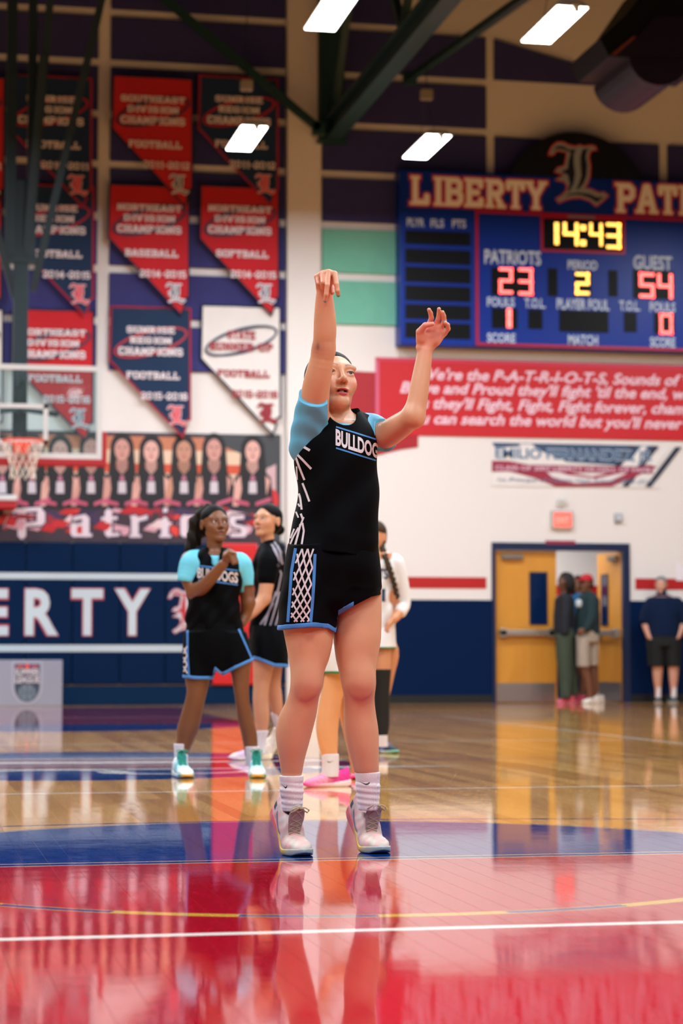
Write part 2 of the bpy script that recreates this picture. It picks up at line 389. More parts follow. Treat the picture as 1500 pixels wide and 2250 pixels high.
    for cx_, cy_, s_ in ((.35, -.95, 1.0), (1.1, -.95, -1.0), (-.6, -.9, 1.0)):
        ex = (lx - cx_ + 0.6) ; ey = (ly - cy_)
        paint(band(hyp(ex*1.0, ey*1.6 - .1), .42, .10) * (ey*s_ > -0.08) * (rl < 1.7), WHITE)
    paint(between(lx, 1.35, 2.35) * ((ly + .62).abs() < (NX.op('SUBTRACT', 2.35, lx)) * 0.13), WHITE)
    L.new(cur[0], b.inputs['Base Color'])
    # finish: clear gloss with fine wear scratches and a faint waviness
    mp2 = N.new('ShaderNodeMapping'); mp2.inputs['Scale'].default_value = (1.2, 5.0, 1); L.new(g.outputs['Position'], mp2.inputs['Vector'])
    n1 = N.new('ShaderNodeTexNoise'); n1.inputs['Scale'].default_value = 9.0; n1.inputs['Detail'].default_value = 5; L.new(mp2.outputs[0], n1.inputs['Vector'])
    rr = N.new('ShaderNodeMapRange'); rr.inputs['From Min'].default_value = .3; rr.inputs['From Max'].default_value = .75; rr.inputs['To Min'].default_value = .03; rr.inputs['To Max'].default_value = .065
    L.new(n1.outputs['Fac'], rr.inputs['Value']); L.new(rr.outputs[0], b.inputs['Roughness'])
    n2 = N.new('ShaderNodeTexNoise'); n2.inputs['Scale'].default_value = 3.2; n2.inputs['Detail'].default_value = 2; L.new(g.outputs['Position'], n2.inputs['Vector'])
    n3 = N.new('ShaderNodeTexNoise'); n3.inputs['Scale'].default_value = 26.0; n3.inputs['Detail'].default_value = 2; L.new(mp2.outputs[0], n3.inputs['Vector'])
    hh = NX(n2.outputs['Fac']) * 0.0006 + NX(n3.outputs['Fac']) * 0.00005
    bp = N.new('ShaderNodeBump'); bp.inputs['Strength'].default_value = 0.6; bp.inputs['Distance'].default_value = 1.0; L.new(hh.o, bp.inputs['Height']); L.new(bp.outputs['Normal'], b.inputs['Normal'])
    b.inputs['IOR'].default_value = 1.5
    return m
court = court_material()
BW, BL, GAP = 0.082, 2.4, 0.0005
def plank_shape(x0, x1, y0, y1):
    g = GAP; return ([(x0,y0,-.0016),(x1,y0,-.0016),(x1,y1,-.0016),(x0,y1,-.0016),(x0+g,y0+g,0),(x1-g,y0+g,0),(x1-g,y1-g,0),(x0+g,y1-g,0)],
                     [(4,5,6,7),(0,1,5,4),(1,2,6,5),(2,3,7,6),(3,0,4,7)])
floor = MB().box((-10,-5,-.25),(17,WALL_Y+4,-.003)).build('floor', mat('subfloor',(60,40,25),rough=.8)); tag(floor, kind='structure')
pl_me = None; rest = MB(); npl = 0
for r_ in range(int(-10/BW), int(17/BW)):
    o_ = (r_*0.618 % 1.0)*BL
    for c_ in range(int((-5+o_)//BL), int((WALL_Y+1+o_)//BL)+1):
        x0, y0 = r_*BW, c_*BL - o_; xm, ym = x0+BW/2, y0+BL/2
        near = 0.1 < ym < 13.2 and y0+BL > 3.6 and 0.02*ym-.3 < xm < 0.37*ym+.55 and npl < 300
        if near:
            if pl_me is None:
                pl_me = bpy.data.meshes.new('floorboard'); v, f = plank_shape(0,BW,0,BL); pl_me.from_pydata(v, [], f); pl_me.materials.append(court)
            o = bpy.data.objects.new('floorboard', pl_me); C.objects.link(o); o.location = (x0, y0, 0); o.parent = floor; npl += 1
        else:
            y1 = min(y0+BL, WALL_Y+.02)
            if y1 > y0+.02: rest.add(*plank_shape(x0, x0+BW, max(y0,-5), y1))
ro = rest.build('floorboard_field', court, floor); ro['kind'] = 'stuff'

# ================================================================== WALLS
def wall_material(name, col):
    m = mat(name, col, rough=.6, spec=.08); nt = m.node_tree; N = nt.nodes; L = nt.links; b = N['Principled BSDF']
    tc = N.new('ShaderNodeTexCoord'); mp = N.new('ShaderNodeMapping'); mp.inputs['Rotation'].default_value = (math.pi/2,0,0); L.new(tc.outputs['Object'], mp.inputs['Vector'])
    br = N.new('ShaderNodeTexBrick'); br.inputs['Scale'].default_value = 1.0; br.inputs['Brick Width'].default_value = .4; br.inputs['Row Height'].default_value = .2; br.inputs['Mortar Size'].default_value = .006
    L.new(mp.outputs[0], br.inputs['Vector']); bp = N.new('ShaderNodeBump'); bp.invert = True; bp.inputs['Strength'].default_value = .35; bp.inputs['Distance'].default_value = .004
    L.new(br.outputs['Fac'], bp.inputs['Height']); L.new(bp.outputs['Normal'], b.inputs['Normal']); return m
cream = wall_material('block_wall', (234,228,226)); navy_wall = wall_material('navy_wall_paint', (1,28,68))
red_paint = mat('red_paint', (182,14,22), rough=.5); navy_paint = mat('navy_paint', (4,28,68), rough=.4)
dX0, dZb, dX1, dZ1 = rect(1080,1188,1383,1538); dZ1 = 2.2
wb = MB().box((-10,WALL_Y,0),(dX0,WALL_Y+.25,11)).box((dX1,WALL_Y,0),(17,WALL_Y+.25,11)).box((dX0,WALL_Y,dZ1),(dX1,WALL_Y+.25,11))
wall_back = wb.build('wall_back', cream); tag(wall_back, kind='structure')
pX0 = at_y(630,600,28.9)[0]; pX1 = at_y(703,600,28.9)[0]
pil = MB().box((pX0,28.86,0),(pX1,WALL_Y,11),.01).build('trim_1', cream); tag(pil, kind='structure')
for nm, a, b_ in (('wall_left',(-10.2,-5,0),(-10,WALL_Y+.25,11)),('wall_right',(17,-5,0),(17.2,WALL_Y+.25,11)),('wall_front',(-10,-5.2,0),(17,-5,11))):
    o = MB().box(a,b_).build(nm, mat('side_wall',(112,104,100),rough=.7)); tag(o, kind='structure')
o = MB().box((-10,-5,11),(17,WALL_Y+.25,11.2)).build('ceiling', mat('roof_deck',(52,50,50),rough=.8)); tag(o, kind='structure')
# paint bands on the right part of the wall
def wall_strip(nm, x0, x1, z0, z1, m, dep=.006):
    o = MB().box((x0,WALL_Y-dep,z0),(x1,WALL_Y,z1)).build(nm, m, wall_back); return o
zN = at_y(980,1318,WALL_Y)[2]; zr0 = at_y(980,1293,WALL_Y)[2]; zr1 = at_y(980,1268,WALL_Y)[2]
wall_strip('wainscot', pX1, dX0, 0, zN, navy_wall); wall_strip('wainscot', dX1, 17, 0, zN, navy_wall)
wall_strip('red_stripe', at_y(790,1280,WALL_Y)[0], at_y(1068,1280,WALL_Y)[0], zr0, zr1, red_paint); wall_strip('red_stripe', at_y(1395,1280,WALL_Y)[0], 17, zr0, zr1, red_paint)
bbm = mat('rubber_base',(12,14,18),rough=.5)
o = MB().box((-10,WALL_Y-.014,0),(dX0-.0,WALL_Y,.11)).box((dX1,WALL_Y-.014,0),(17,WALL_Y,.11)).build('baseboard_back', bbm); tag(o, kind='structure')
# acoustic panels
pan_navy = mat('acoustic_navy',(62,62,116),rough=.9,spec=.1,noise=.12,nscale=6,bump=.3,bscale=400); pan_green = mat('acoustic_green',(116,190,168),rough=.9,noise=.08,nscale=6,bump=.3,bscale=400)
zb = [at_y(430,y,WALL_Y)[2] for y in (-72,40,150,262,371,484,598,712,826)]
HB = .052
def panel(x0, x1, i, m=pan_navy, poly=None):
    z1_, z0_ = zb[i]-HB, zb[i+1]+HB
    if poly is None: MB().box((x0,WALL_Y-.05,z0_),(x1,WALL_Y,z1_),.012).build('acoustic_panel', m, wall_back)
    else: MB().prism(poly, WALL_Y-.05, WALL_Y).build('acoustic_panel', m, wall_back)
gx = lambda p, y=400: at_y(p, y, WALL_Y)[0]
colsX = [(gx(-190), gx(214)), (gx(241), gx(626))]
for i in range(8):
    for a, b_ in colsX: panel(a, b_, i)
for i in range(1, 7): panel(gx(707), gx(1067) if i < 6 else gx(1067), i, pan_green if i in (5,6) else pan_navy)
panel(gx(707), gx(880), 0)
q = lambda x, y: (at_y(x,y,WALL_Y)[0], at_y(x,y,WALL_Y)[2])
panel(0,0,2,poly=[q(1084,88), q(1084,176), q(1440,196)])
for i in (3,4): panel(gx(1085), gx(1446), i); panel(gx(1465), gx(1830), i)
panel(gx(1465), gx(1830), 2, poly=[q(1465,203), q(1465,205), q(1830,222), q(1830,260), q(1465,240)]) if False else None

# ================================================================== DOORWAY
fr = MB(); fw_ = .09
fr.box((dX0,WALL_Y-.03,0),(dX0+.05,WALL_Y+.2,dZ1)).box((dX1-.1,WALL_Y-.03,0),(dX1,WALL_Y+.2,dZ1)).box((dX0+.05,WALL_Y-.03,dZ1-.1),(dX1-.1,WALL_Y+.2,dZ1))
o = fr.build('trim_2', navy_paint); tag(o, kind='structure')
x0,z0,x1,z1 = rect(1196,1188,1262,1196); fl = Flat(WALL_Y-.031); fl.rect(x0,z0,x1,z1,(150,40,70)); fl.build('door_notice', o)
wood = mat('birch_door',(214,146,52),rough=.42,noise=.10,nscale=3,stretch=(6,6,.6)); steel = mat('kick_steel',(190,180,178),rough=.3,metal=.85); glassd = mat('door_glass',(10,34,74),rough=.08)
def door(nm, w_, flip, glass_off):
    t = bpy.data.objects.new(nm, None); C.objects.link(t); t['kind'] = 'structure'
    h_ = dZ1-.11; s = -1 if flip else 1
    bx = lambda a, b_: (tuple(min(s*a[0],s*b_[0]) if k==0 else a[k] for k in range(3)), tuple(max(s*a[0],s*b_[0]) if k==0 else b_[k] for k in range(3)))
    MB().box(*bx((0,0,.01),(w_,.045,h_)),.003).build('door_leaf', wood, t, local=True)
    wx0, wx1 = glass_off
    MB().box(*bx((wx0,-.006,.95+.14),(wx1,.05,1.78))).build('pane', glassd, t, local=True)
    fm = MB()
    for a, b_ in (((wx0-.02,-.012,1.07),(wx0,.057,1.80)),((wx1,-.012,1.07),(wx1+.02,.057,1.80)),((wx0-.02,-.012,1.07),(wx1+.02,.057,1.09)),((wx0-.02,-.012,1.78),(wx1+.02,.057,1.80))): fm.box(*bx(a,b_))
    fm.build('window_frame', navy_paint, t, local=True)
    MB().box(*bx((.03,-.004,.02),(w_-.03,0,.27))).build('kick_plate', steel, t, local=True)
    MB().box(*bx((.06,-.09,.92),(w_-.05,-.055,1.0)),.01).box(*bx((.06,-.09,.9),(.16,0,1.02)),.01).box(*bx((w_-.14,-.09,.9),(w_-.05,0,1.02)),.01).build('push_bar', mat('bar_grey',(175,165,155),rough=.35,metal=.6), t, local=True)
    MB().box(*bx((.1,-.06,h_-.12),(.4,0,h_-.05)),.01).build('door_closer', mat('closer_grey',(120,110,100),rough=.5), t, local=True)
    return t
dl = door('door_1', .89, False, (.52,.74)); dl.location = (dX0+.05, WALL_Y+.05, 0)
dr = door('door_2', .92, True, (.52,.74)); dr.location = (dX1-.1, WALL_Y+.05, 0); dr.rotation_euler = (0,0,math.radians(-87))
# corridor beyond the doorway
o = MB().box((dX0-3,WALL_Y+3.2,0),(dX1+4,WALL_Y+3.4,3)).build('wall_corridor', cream); tag(o, kind='structure')
MB().box((dX0-3,WALL_Y+3.19,zr0),(dX1+4,WALL_Y+3.2,zr1)).build('red_stripe', red_paint, o); MB().box((dX0-3,WALL_Y+3.19,0),(dX1+4,WALL_Y+3.2,zN)).build('wainscot', navy_wall, o)
o = MB().box((dX0-3,WALL_Y+.25,2.9),(dX1+4,WALL_Y+3.4,3)).box((dX0-3.1,WALL_Y+.25,0),(dX0-3,WALL_Y+3.4,3)).box((dX1+4,WALL_Y+.25,0),(dX1+4.1,WALL_Y+3.4,3)).build('ceiling_corridor', mat('corridor_ceiling',(225,222,215),rough=.8)); tag(o, kind='structure')
o = MB().box((dX0-3,WALL_Y+.25,-.01),(dX1+4,WALL_Y+3.3,0.0)).build('floor_corridor', mat('corridor_floor',(150,140,130),rough=.25)); tag(o, kind='structure')
ct = thing('corridor_fill_lamp','added unseen ceiling lamp lighting the corridor behind the doorway','lamp',(dX0+1,WALL_Y+1.6,2.86)); MB().box((-.6,-.15,0),(.6,.15,.03)).build('lens', led, ct, local=True); MB().box((-.63,-.18,.01),(.63,.18,.04)).build('frame', white_metal, ct, local=True)  # unseen fixture added to brighten the corridor
ld = bpy.data.lights.new('corridor_fill_light','AREA'); ld.shape='RECTANGLE'; ld.size=1.2; ld.size_y=.3; ld.energy=45; lo = bpy.data.objects.new('corridor_fill_light', ld); C.objects.link(lo); lo.location=(dX0+1,WALL_Y+1.6,2.83)
# exit sign, emergency light, strobe
x0,z0,x1,z1 = rect(1209,1122,1256,1162); t = thing('exit_sign','lit red exit sign box above the doorway','exit sign',((x0+x1)/2,WALL_Y,z0))
MB().box((x0,WALL_Y-.06,z0),(x1,WALL_Y,z1),.01).build('housing', mat('sign_grey',(190,182,178),rough=.5), t)
fx0,fz0,fx1,fz1 = rect(1214,1127,1252,1158); MB().box((fx0,WALL_Y-.066,fz0),(fx1,WALL_Y-.058,fz1)).build('face', mat('exit_face',(240,90,80),rough=.4,emit=(255,90,75),estr=.9), t)
fl = Flat(WALL_Y-.067); fl.text('EXIT', fx0+.03, fz0+.05, fx1-.03, fz1-.06, (255,205,190), .02); fl.build('lettering', t)
x0,z0,x1,z1 = rect(1222,1097,1240,1112); t = thing('emergency_light','small white twin-head emergency light above the exit sign','emergency light',((x0+x1)/2,WALL_Y,z0))
MB().box((x0,WALL_Y-.05,z0),(x1,WALL_Y,z1),.012).build('housing', white_metal, t); [MB().cyl((xx,WALL_Y-.08,z1-.02),.025,.04,1,12).build('lamp_head', white_metal, t) for xx in (x0+.02,x1-.02)]
x0,z0,x1,z1 = rect(1348,1128,1365,1149); t = thing('wall_strobe','small grey strobe alarm on the wall right of the exit sign','alarm',((x0+x1)/2,WALL_Y,z0))
MB().box((x0,WALL_Y-.04,z0),(x1,WALL_Y,z1),.012).build('base', mat('strobe_grey',(170,172,178),rough=.4), t); MB().cyl(((x0+x1)/2,WALL_Y-.07,(z0+z1)/2),.035,.03,1,16).build('lens', mat('strobe_lens',(205,210,220),rough=.15), t)
x0,z0,x1,z1 = rect(1484,1238,1520,1276); t = thing('paper_notice','white paper notice on the wall at the right edge','notice',((x0+x1)/2,WALL_Y,z0)); MB().box((x0,WALL_Y-.012,z0),(x1,WALL_Y-.008,z1)).build('sheet', mat('paper',(240,232,240),rough=.7), t); MB().box(((x0+x1)/2-.02,WALL_Y-.016,z1-.03),((x0+x1)/2+.02,WALL_Y-.006,z1-.01)).build('tape', mat('tape',(210,205,190),rough=.5), t)

# ================================================================== WALL PADS (left)
pad_navy = mat('pad_vinyl_navy',(0,30,66),rough=.5,spec=.08,bump=.15,bscale=300); pad_red = mat('pad_vinyl_red',(212,18,26),rough=.42,bump=.15,bscale=300)
zt = 2.14; zp = .27; PY = WALL_Y-.07
edges = [gx(v,1300) for v in (-165,-55,55,158,262,362,466)]
t = thing('wall_padding','row of navy vinyl wall pads lettered in white below the mural','wall pads',(edges[2],WALL_Y,0))
for a, b_ in zip(edges[:-1], edges[1:]): MB().box((a+.002,PY,zp),(b_-.002,WALL_Y-.001,zt),.018).build('pad', pad_navy, t)
MB().box((edges[0],WALL_Y-.05,.0),(gx(628,1300),WALL_Y-.016,.25),.01).build('plinth', mat('plinth_navy',(2,38,72),rough=.6,spec=.1), t)
fl = Flat(PY)
for y0_,y1_ in ((1259,1273),(1417,1432)):
    x0,z0,x1,z1 = rect(-150,y0_,464,y1_,PY); fl.rect(x0,z0,x1,z1,(190,205,216))
fl.build('stripe_print', t)
for ch, xa, xb in (('E',-46,20),('R',53,130),('T',155,228),('Y',250,331)):
    fl = Flat(PY); x0,z0,x1,z1 = rect(xa,1292,xb,1398,PY)
    v, f = text_mesh(ch, .055); lo_, hi_ = v.min(0), v.max(0); vv = (v-lo_)/(hi_-lo_); fl.add(np.c_[x0+vv[:,0]*(x1-x0), z0+vv[:,1]*(z1-z0)], f, (176,60,80)); fl.up()
    v, f = text_mesh(ch, .03); lo_, hi_ = v.min(0), v.max(0); vv = (v-lo_)/(hi_-lo_); e=.012; fl.add(np.c_[x0+e+vv[:,0]*(x1-x0-2*e), z0+e+vv[:,1]*(z1-z0-2*e)], f, (196,212,222)); fl.build('letter', t)
fl = Flat(PY); x0,z0,x1,z1 = rect(367,1292,462,1397,PY); oe_logo(fl,x0,z0,x1,z1,(150,60,80),(206,200,210),(190,40,56)); fl.build('logo', t)
rx0, rx1 = gx(465,1350), gx(563,1350)
t = thing('red_wall_pad','tall red vinyl wall pad behind the waiting players','wall pad',((rx0+rx1)/2,WALL_Y,0)); MB().box((rx0,WALL_Y-.09,.26),(rx1,WALL_Y-.001,2.15),.02).build('pad', pad_red, t); MB().box((rx0+.02,WALL_Y-.012,2.15),(rx1-.02,WALL_Y-.001,2.2)).build('mounting_strip', dark_metal, t)
t = thing('navy_wall_pad','narrow navy wall pad between the red pad and the pillar','wall pad',(gx(600,1350),WALL_Y,0)); MB().box((gx(566,1350),PY,zp),(gx(627,1350),WALL_Y-.001,zt),.018).build('pad', pad_navy, t); MB().box((gx(570,1350),WALL_Y-.012,zt),(gx(623,1350),WALL_Y-.001,zt+.04)).build('mounting_strip', dark_metal, t)

# ================================================================== FLOOR BOARD SIGN (left foreground of the pads)
BY = 28.55; x0,z0,x1,z1 = rect(-190,1450,137,1551,BY); z0 = 0.0
t = thing('sideline_board','pale grey standing sign board with shield logo at the left wall','sign board',((x0+x1)/2,BY,0))
MB().box((x0,BY,.0),(x1,BY+.03,z1),.008).build('panel', mat('board_grey',(150,152,172),rough=.35), t); MB().box((x0+.2,BY+.03,0),(x0+.26,BY+.35,.03)).box((x1-.26,BY+.03,0),(x1-.2,BY+.35,.03)).build('foot', dark_metal, t)
fl = Flat(BY); sx0,sz0,sx1,sz1 = rect(26,1453,93,1547,BY)
def shield(fl, e, col, top=0):
    w2 = (sx1-sx0)/2-e; cx = (sx0+sx1)/2; hh = sz1-sz0; zs = sz0+hh*.42
    fl.poly([(cx-w2,sz1-e),(cx-w2,zs)]+[(cx-w2*math.cos(a),zs-(zs-sz0-e)*math.sin(a)) for a in np.linspace(.1,math.pi-.1,14)]+[(cx+w2,zs),(cx+w2,sz1-e)], col); fl.up()
shield(fl,0,(172,174,192)); shield(fl,.02,(150,152,172)); shield(fl,.035,(52,64,84))
cx = (sx0+sx1)/2; ww = (sx1-sx0)/2-.035; hh = sz1-sz0
fl.rect(cx-ww*.85,sz1-hh*.155,cx-.05,sz1-hh*.085,(190,84,96)); fl.rect(cx+.05,sz1-hh*.155,cx+ww*.85,sz1-hh*.085,(176,84,110)); fl.ell(cx,sz1-hh*.12,.03,.035,(236,80,80),8); fl.up()
fl.text('SUMMER',cx-ww*.98,sz1-hh*.32,cx+ww*.98,sz1-hh*.18,(214,206,216),.03); fl.text('LEAGUE',cx-ww*.98,sz1-hh*.50,cx+ww*.98,sz1-hh*.35,(214,206,216),.03)
fl.ell(cx,sz0+hh*.27,ww*.74,hh*.2,(112,126,142),24).up(); fl.ring(cx,sz0+hh*.27,ww*.74,hh*.2,.012,(60,72,90)); fl.rect(cx-.006,sz0+hh*.07,cx+.006,sz0+hh*.47,(60,72,90)); fl.rect(cx-ww*.74,sz0+hh*.265,cx+ww*.74,sz0+hh*.275,(60,72,90))
fl.ring(cx-ww*.8,sz0+hh*.27,ww*.45,hh*.16,.01,(60,72,90),0,-1.2,1.2); fl.ring(cx+ww*.8,sz0+hh*.27,ww*.45,hh*.16,.01,(60,72,90),0,math.pi-1.2,math.pi+1.2)
fl.build('logo', t)
# ================================================================== SCOREBOARD
SY = WALL_Y - .30
x0,z0,x1,z1 = rect(878,376,1500,768,SY); sL = at_y(878,560,SY)[0]; sC = at_y(1281,560,SY)[0]; sRt = 2*sC - sL
sB = at_y(878,757,SY)[2]; sT = at_y(878,372,SY)[2]
t = thing('scoreboard','large blue electronic scoreboard hung high on the wall right of the pillar','scoreboard',(sC,SY,sB))
blue = mat('score_blue',(2,46,150),rough=.4,spec=.3); black_face = mat('score_window',(7,8,12),rough=.5,spec=.2); frame_red = mat('score_red',(176,14,58),rough=.4)
MB().box((sL,SY,sB),(sRt,WALL_Y,sT),.015).build('cabinet', blue, t)
hd = MB(); lx_ = at_y(1268,440,SY)[0]; ez = sT - .35; rad = at_y(1268,290,SY)[2] - ez
hd.prism([(lx_ + 1.02*math.cos(a), ez + rad*math.sin(a)) for a in np.linspace(0,math.pi,30)], SY+.02, WALL_Y).build('header_arch', mat('score_arch',(4,7,20),rough=.4), t)
fl = Flat(SY)
def R2(a,b,c,d): return rect(a,b,c,d,SY)
WH = (252,246,244)
fl.slab('LIBERTY',*R2(900,392,1199,456),WH,outline=(196,40,60),og=.5,th=1.5); fl.build('title_lettering', t); fl = Flat(SY)
fl.slab('PATRIOTS',*R2(1351,409,1700,474),WH,outline=(196,40,60),og=.5,th=1.5); fl.build('title_lettering', t); fl = Flat(SY)
x0,z0,x1,z1 = R2(1203,312,1338,454); oe_logo(fl,x0,z0,x1,z1,(205,60,70),(150,160,170),(8,14,36)); fl.build('logo', t)
TX = (206,222,240)
for s_, a in (('PLYR',(894,480,932,497)),('FLS',(946,482,975,499)),('PTS',(993,483,1023,500)),('PATRIOTS',(1064,551,1188,580)),('GUEST',(1391,563,1476,592)),('PERIOD',(1247,573,1312,592)),
             ('FOULS',(1070,654,1130,673)),('T.O.L.',(1152,656,1198,676)),('PLAYER FOUL',(1223,658,1338,680)),('T.O.L.',(1360,662,1406,682)),('FOULS',(1427,665,1483,685)),
             ('SCORE',(1070,733,1132,752)),('MATCH',(1248,737,1313,757)),('SCORE',(1428,742,1483,762))):
    x0,z0,x1,z1 = R2(*a); fl = Flat(SY); fl.text(s_,x0,z0,x1,z1,TX,.025); fl.build('caption', t)
x0,z0,x1,z1 = R2(1246,475,1306,480); fl = Flat(SY-.021); fl.rect(x0,z0,x1,z1,(110,130,170)); fl.build('maker_plate', t)
# red frame lines
fm = MB(); ax0,az0,ax1,az1 = R2(1044,471,1500,768); ax1 = 2*sC-ax0
def frame(m, a0,c0,a1,c1,wd,dp=.02):
    m.box((a0,SY-dp,c0),(a1,SY,c0+wd)).box((a0,SY-dp,c1-wd),(a1,SY,c1)).box((a0,SY-dp,c0+wd),(a0+wd,SY,c1-wd)).box((a1-wd,SY-dp,c0+wd),(a1,SY,c1-wd))
frame(fm,ax0,sB+.015,ax1,az1,.04); cx0,cz0,cx1,cz1 = R2(1187,477,1372,556); frame(fm,cx0,cz0,cx1,cz1,.035); fm.build('red_frame', frame_red, t)
def window(a):
    x0,z0,x1,z1 = R2(*a); MB().box((x0,SY-.008,z0),(x1,SY,z1)).build('display_window', black_face, t)
for a in ((1194,483,1366,550),(1079,589,1173,650),(1203,590,1224,651),(1262,596,1298,650),(1336,594,1356,652),(1390,594,1480,657),(1080,677,1136,722),(1160,680,1191,723),(1228,683,1336,730),(1370,686,1398,730),(1436,688,1481,734)): window(a)
for y0_,y1_ in ((509,538),(549,580),(588,621),(629,662),(670,702),(710,744)): window((890,y0_,1033,y1_))
amber = mat('led_amber',(255,190,90),emit=(255,186,84),estr=2.4); redled = mat('led_red',(255,120,110),emit=(255,92,88),estr=2.6)
SEG = {'0':'abcdef','1':'bc','2':'abged','3':'abgcd','4':'fgbc','5':'afgcd'}
def digit(ch, a, m):
    x0,z0,x1,z1 = R2(*a); w_, h_ = x1-x0, z1-z0; th = w_*.24 if ch!='1' else w_; b_ = MB()
    S = {'a':(x0,z1-th,x1,z1),'g':(x0,(z0+z1-th)/2,x1,(z0+z1+th)/2),'d':(x0,z0,x1,z0+th),'b':(x1-th,(z0+z1)/2,x1,z1),'c':(x1-th,z0,x1,(z0+z1)/2),'f':(x0,(z0+z1)/2,x0+th,z1),'e':(x0,z0,x0+th,(z0+z1)/2)}
    for k in SEG[ch]: c = S[k]; b_.box((c[0]+.004,SY-.014,c[1]+.004),(c[2]-.004,SY-.008,c[3]-.004))
    b_.build('digit', m, t)
for ch,a in (('1',(1217,489,1227,538)),('4',(1236,489,1270,540)),('4',(1294,490,1323,541)),('3',(1331,490,1363,547))): digit(ch,a,amber)
b_ = MB()
for y in (495,528): x0,z0,x1,z1 = R2(1274,y,1286,y+12); b_.box((x0,SY-.014,z0),(x1,SY-.008,z1))
b_.build('colon', amber, t)
digit('2',(1263,599,1294,648),amber)
for ch,a in (('2',(1095,588,1126,646)),('3',(1138,589,1170,649)),('5',(1403,599,1437,655)),('4',(1443,601,1477,657)),('1',(1112,678,1124,721)),('0',(1448,689,1477,735))): digit(ch,a,redled)

# ================================================================== SONG BANNER (ribbon)
RY = WALL_Y - .012
t = thing('song_banner','wide red ribbon banner with white italic song verses below the scoreboard','banner',(gx(1160,880),WALL_Y,at_y(1160,960,WALL_Y)[2]))
tail = [q(700,812),q(828,818),q(918,930),q(918,983),q(880,988),q(830,1000),q(760,1012),q(700,1016)]
MB().prism(tail, RY+.002, RY+.008).build('ribbon_tail', mat('ribbon_dark',(170,16,34),rough=.5,noise=.12,nscale=2,stretch=(.3,1,8)), t)
bX0 = gx(824,880); bX1 = gx(1900,880); bz1 = at_y(1160,794,RY)[2]; bz0 = at_y(1160,962,RY)[2]
MB().box((bX0,RY-.006,bz0),(bX1,RY,bz1)).build('ribbon', mat('ribbon_red',(200,18,32),rough=.5,noise=.08,nscale=1.5), t)
fl = Flat(RY-.006); fl.rect(bX0,bz0,bX0+.05,bz1,(214,96,130)); fl.rect(bX0,bz1-.05,bX1,bz1,(206,50,84)); fl.build('border_print', t)
lines = [("We're the P-A-T-R-I-O-T-S, Sounds of Vic'try, they cry, ever", 918, 838, 815),("Brave and Proud they'll fight 'til the end, with our brave banner", 877, 868, 845),
         ("As they'll Fight, Fight, Fight forever, champions for all", 900, 901, 878),("You can search the world but you'll never top that Patriot flag", 879, 934, 911)]
for s_, xs, yb, yt in lines:
    v, f = text_mesh(s_, .028, .28); X0 = at_y(xs, yb, RY)[0]; zb_ = at_y(1200, yb+2, RY)[2]; k = (at_y(1200,yt,RY)[2]-at_y(1200,yb,RY)[2])/.69
    n_vis = {0:len("We're the P-A-T-R-I-O-T-S, Sounds of Vic'try, they"),1:len("Brave and Proud they'll fight 'til the end, with our b")}
    kx = k*1.12
    fl = Flat(RY-.0065); fl.add(np.c_[X0+v[:,0]*kx, zb_+v[:,1]*k], f, (238,206,222)); fl.build('verse', t)
# ================================================================== NAME BANNER above the doorway
NY = WALL_Y - .01; x0,z0,x1,z1 = rect(1080,976,1444,1070,NY)
t = thing('name_banner','white name banner with flag-stripe swirls above the exit sign','banner',((x0+x1)/2,WALL_Y,z0))
MB().box((x0,NY-.004,z0),(x1,NY,z1)).build('sheet', mat('banner_white',(236,230,228),rough=.6), t); W_, H_ = x1-x0, z1-z0; u = lambda a,b_: (x0+a*W_, z1-b_*H_)
fl = Flat(NY-.004); fl.poly([u(0,0),u(1,0),u(1,.1),u(.85,.3),u(.75,.48),u(.45,.42),u(.22,.06),u(.02,.12)],(52,78,112)); fl.up()
for k in range(5):
    a = .66+.07*k; fl.poly([u(a+.17,0.02),u(a+.21,0.02),u(a+.02,.98),u(a-.02,.98)],(236,232,232) if k%2 else (40,44,64))
fl.up(); fl.poly([u(.16,.02),u(.24,.02),u(.36,.45),u(.55,.66),u(.85,.52),u(.7,.85),u(.5,.95),u(.3,.62)],(236,228,228)); fl.up()
fl.poly([u(0,.42),u(.1,.42),u(.3,.55),u(.6,.75),u(.95,.45),u(1,.5),u(.72,.98),u(.38,1.0),u(.25,.8),u(.1,.66),u(0,.68)],(158,40,66)); fl.up()
fl.poly([u(.28,.5),u(.45,.72),u(.62,.8),u(.86,.58),u(.7,.86),u(.5,.92),u(.36,.78)],(230,222,226)); fl.up()
fl.text('EMILIO FERNANDEZ, JR',x0+.02*W_,z1-.36*H_,x0+.97*W_,z1-.12*H_,(196,208,222),.035); fl.up(); fl.text('EMILIO FERNANDEZ, JR',x0+.02*W_,z1-.35*H_,x0+.965*W_,z1-.13*H_,(44,92,136),.008); fl.up()
fl.rect(x0+.01*W_,z1-.66*H_,x0+.97*W_,z1-.5*H_,(150,36,72)); fl.up(); fl.text('CLASS OF 2007 LIBERTY HS HALL OF FAME',x0+.02*W_,z1-.63*H_,x0+.96*W_,z1-.53*H_,(226,190,206),.02)
fl.text('1st Principal of Liberty High School 2003-2011',x0+.03*W_,z1-.9*H_,x0+.97*W_,z1-.8*H_,(110,130,160),0.0,.3); fl.build('lettering', t)

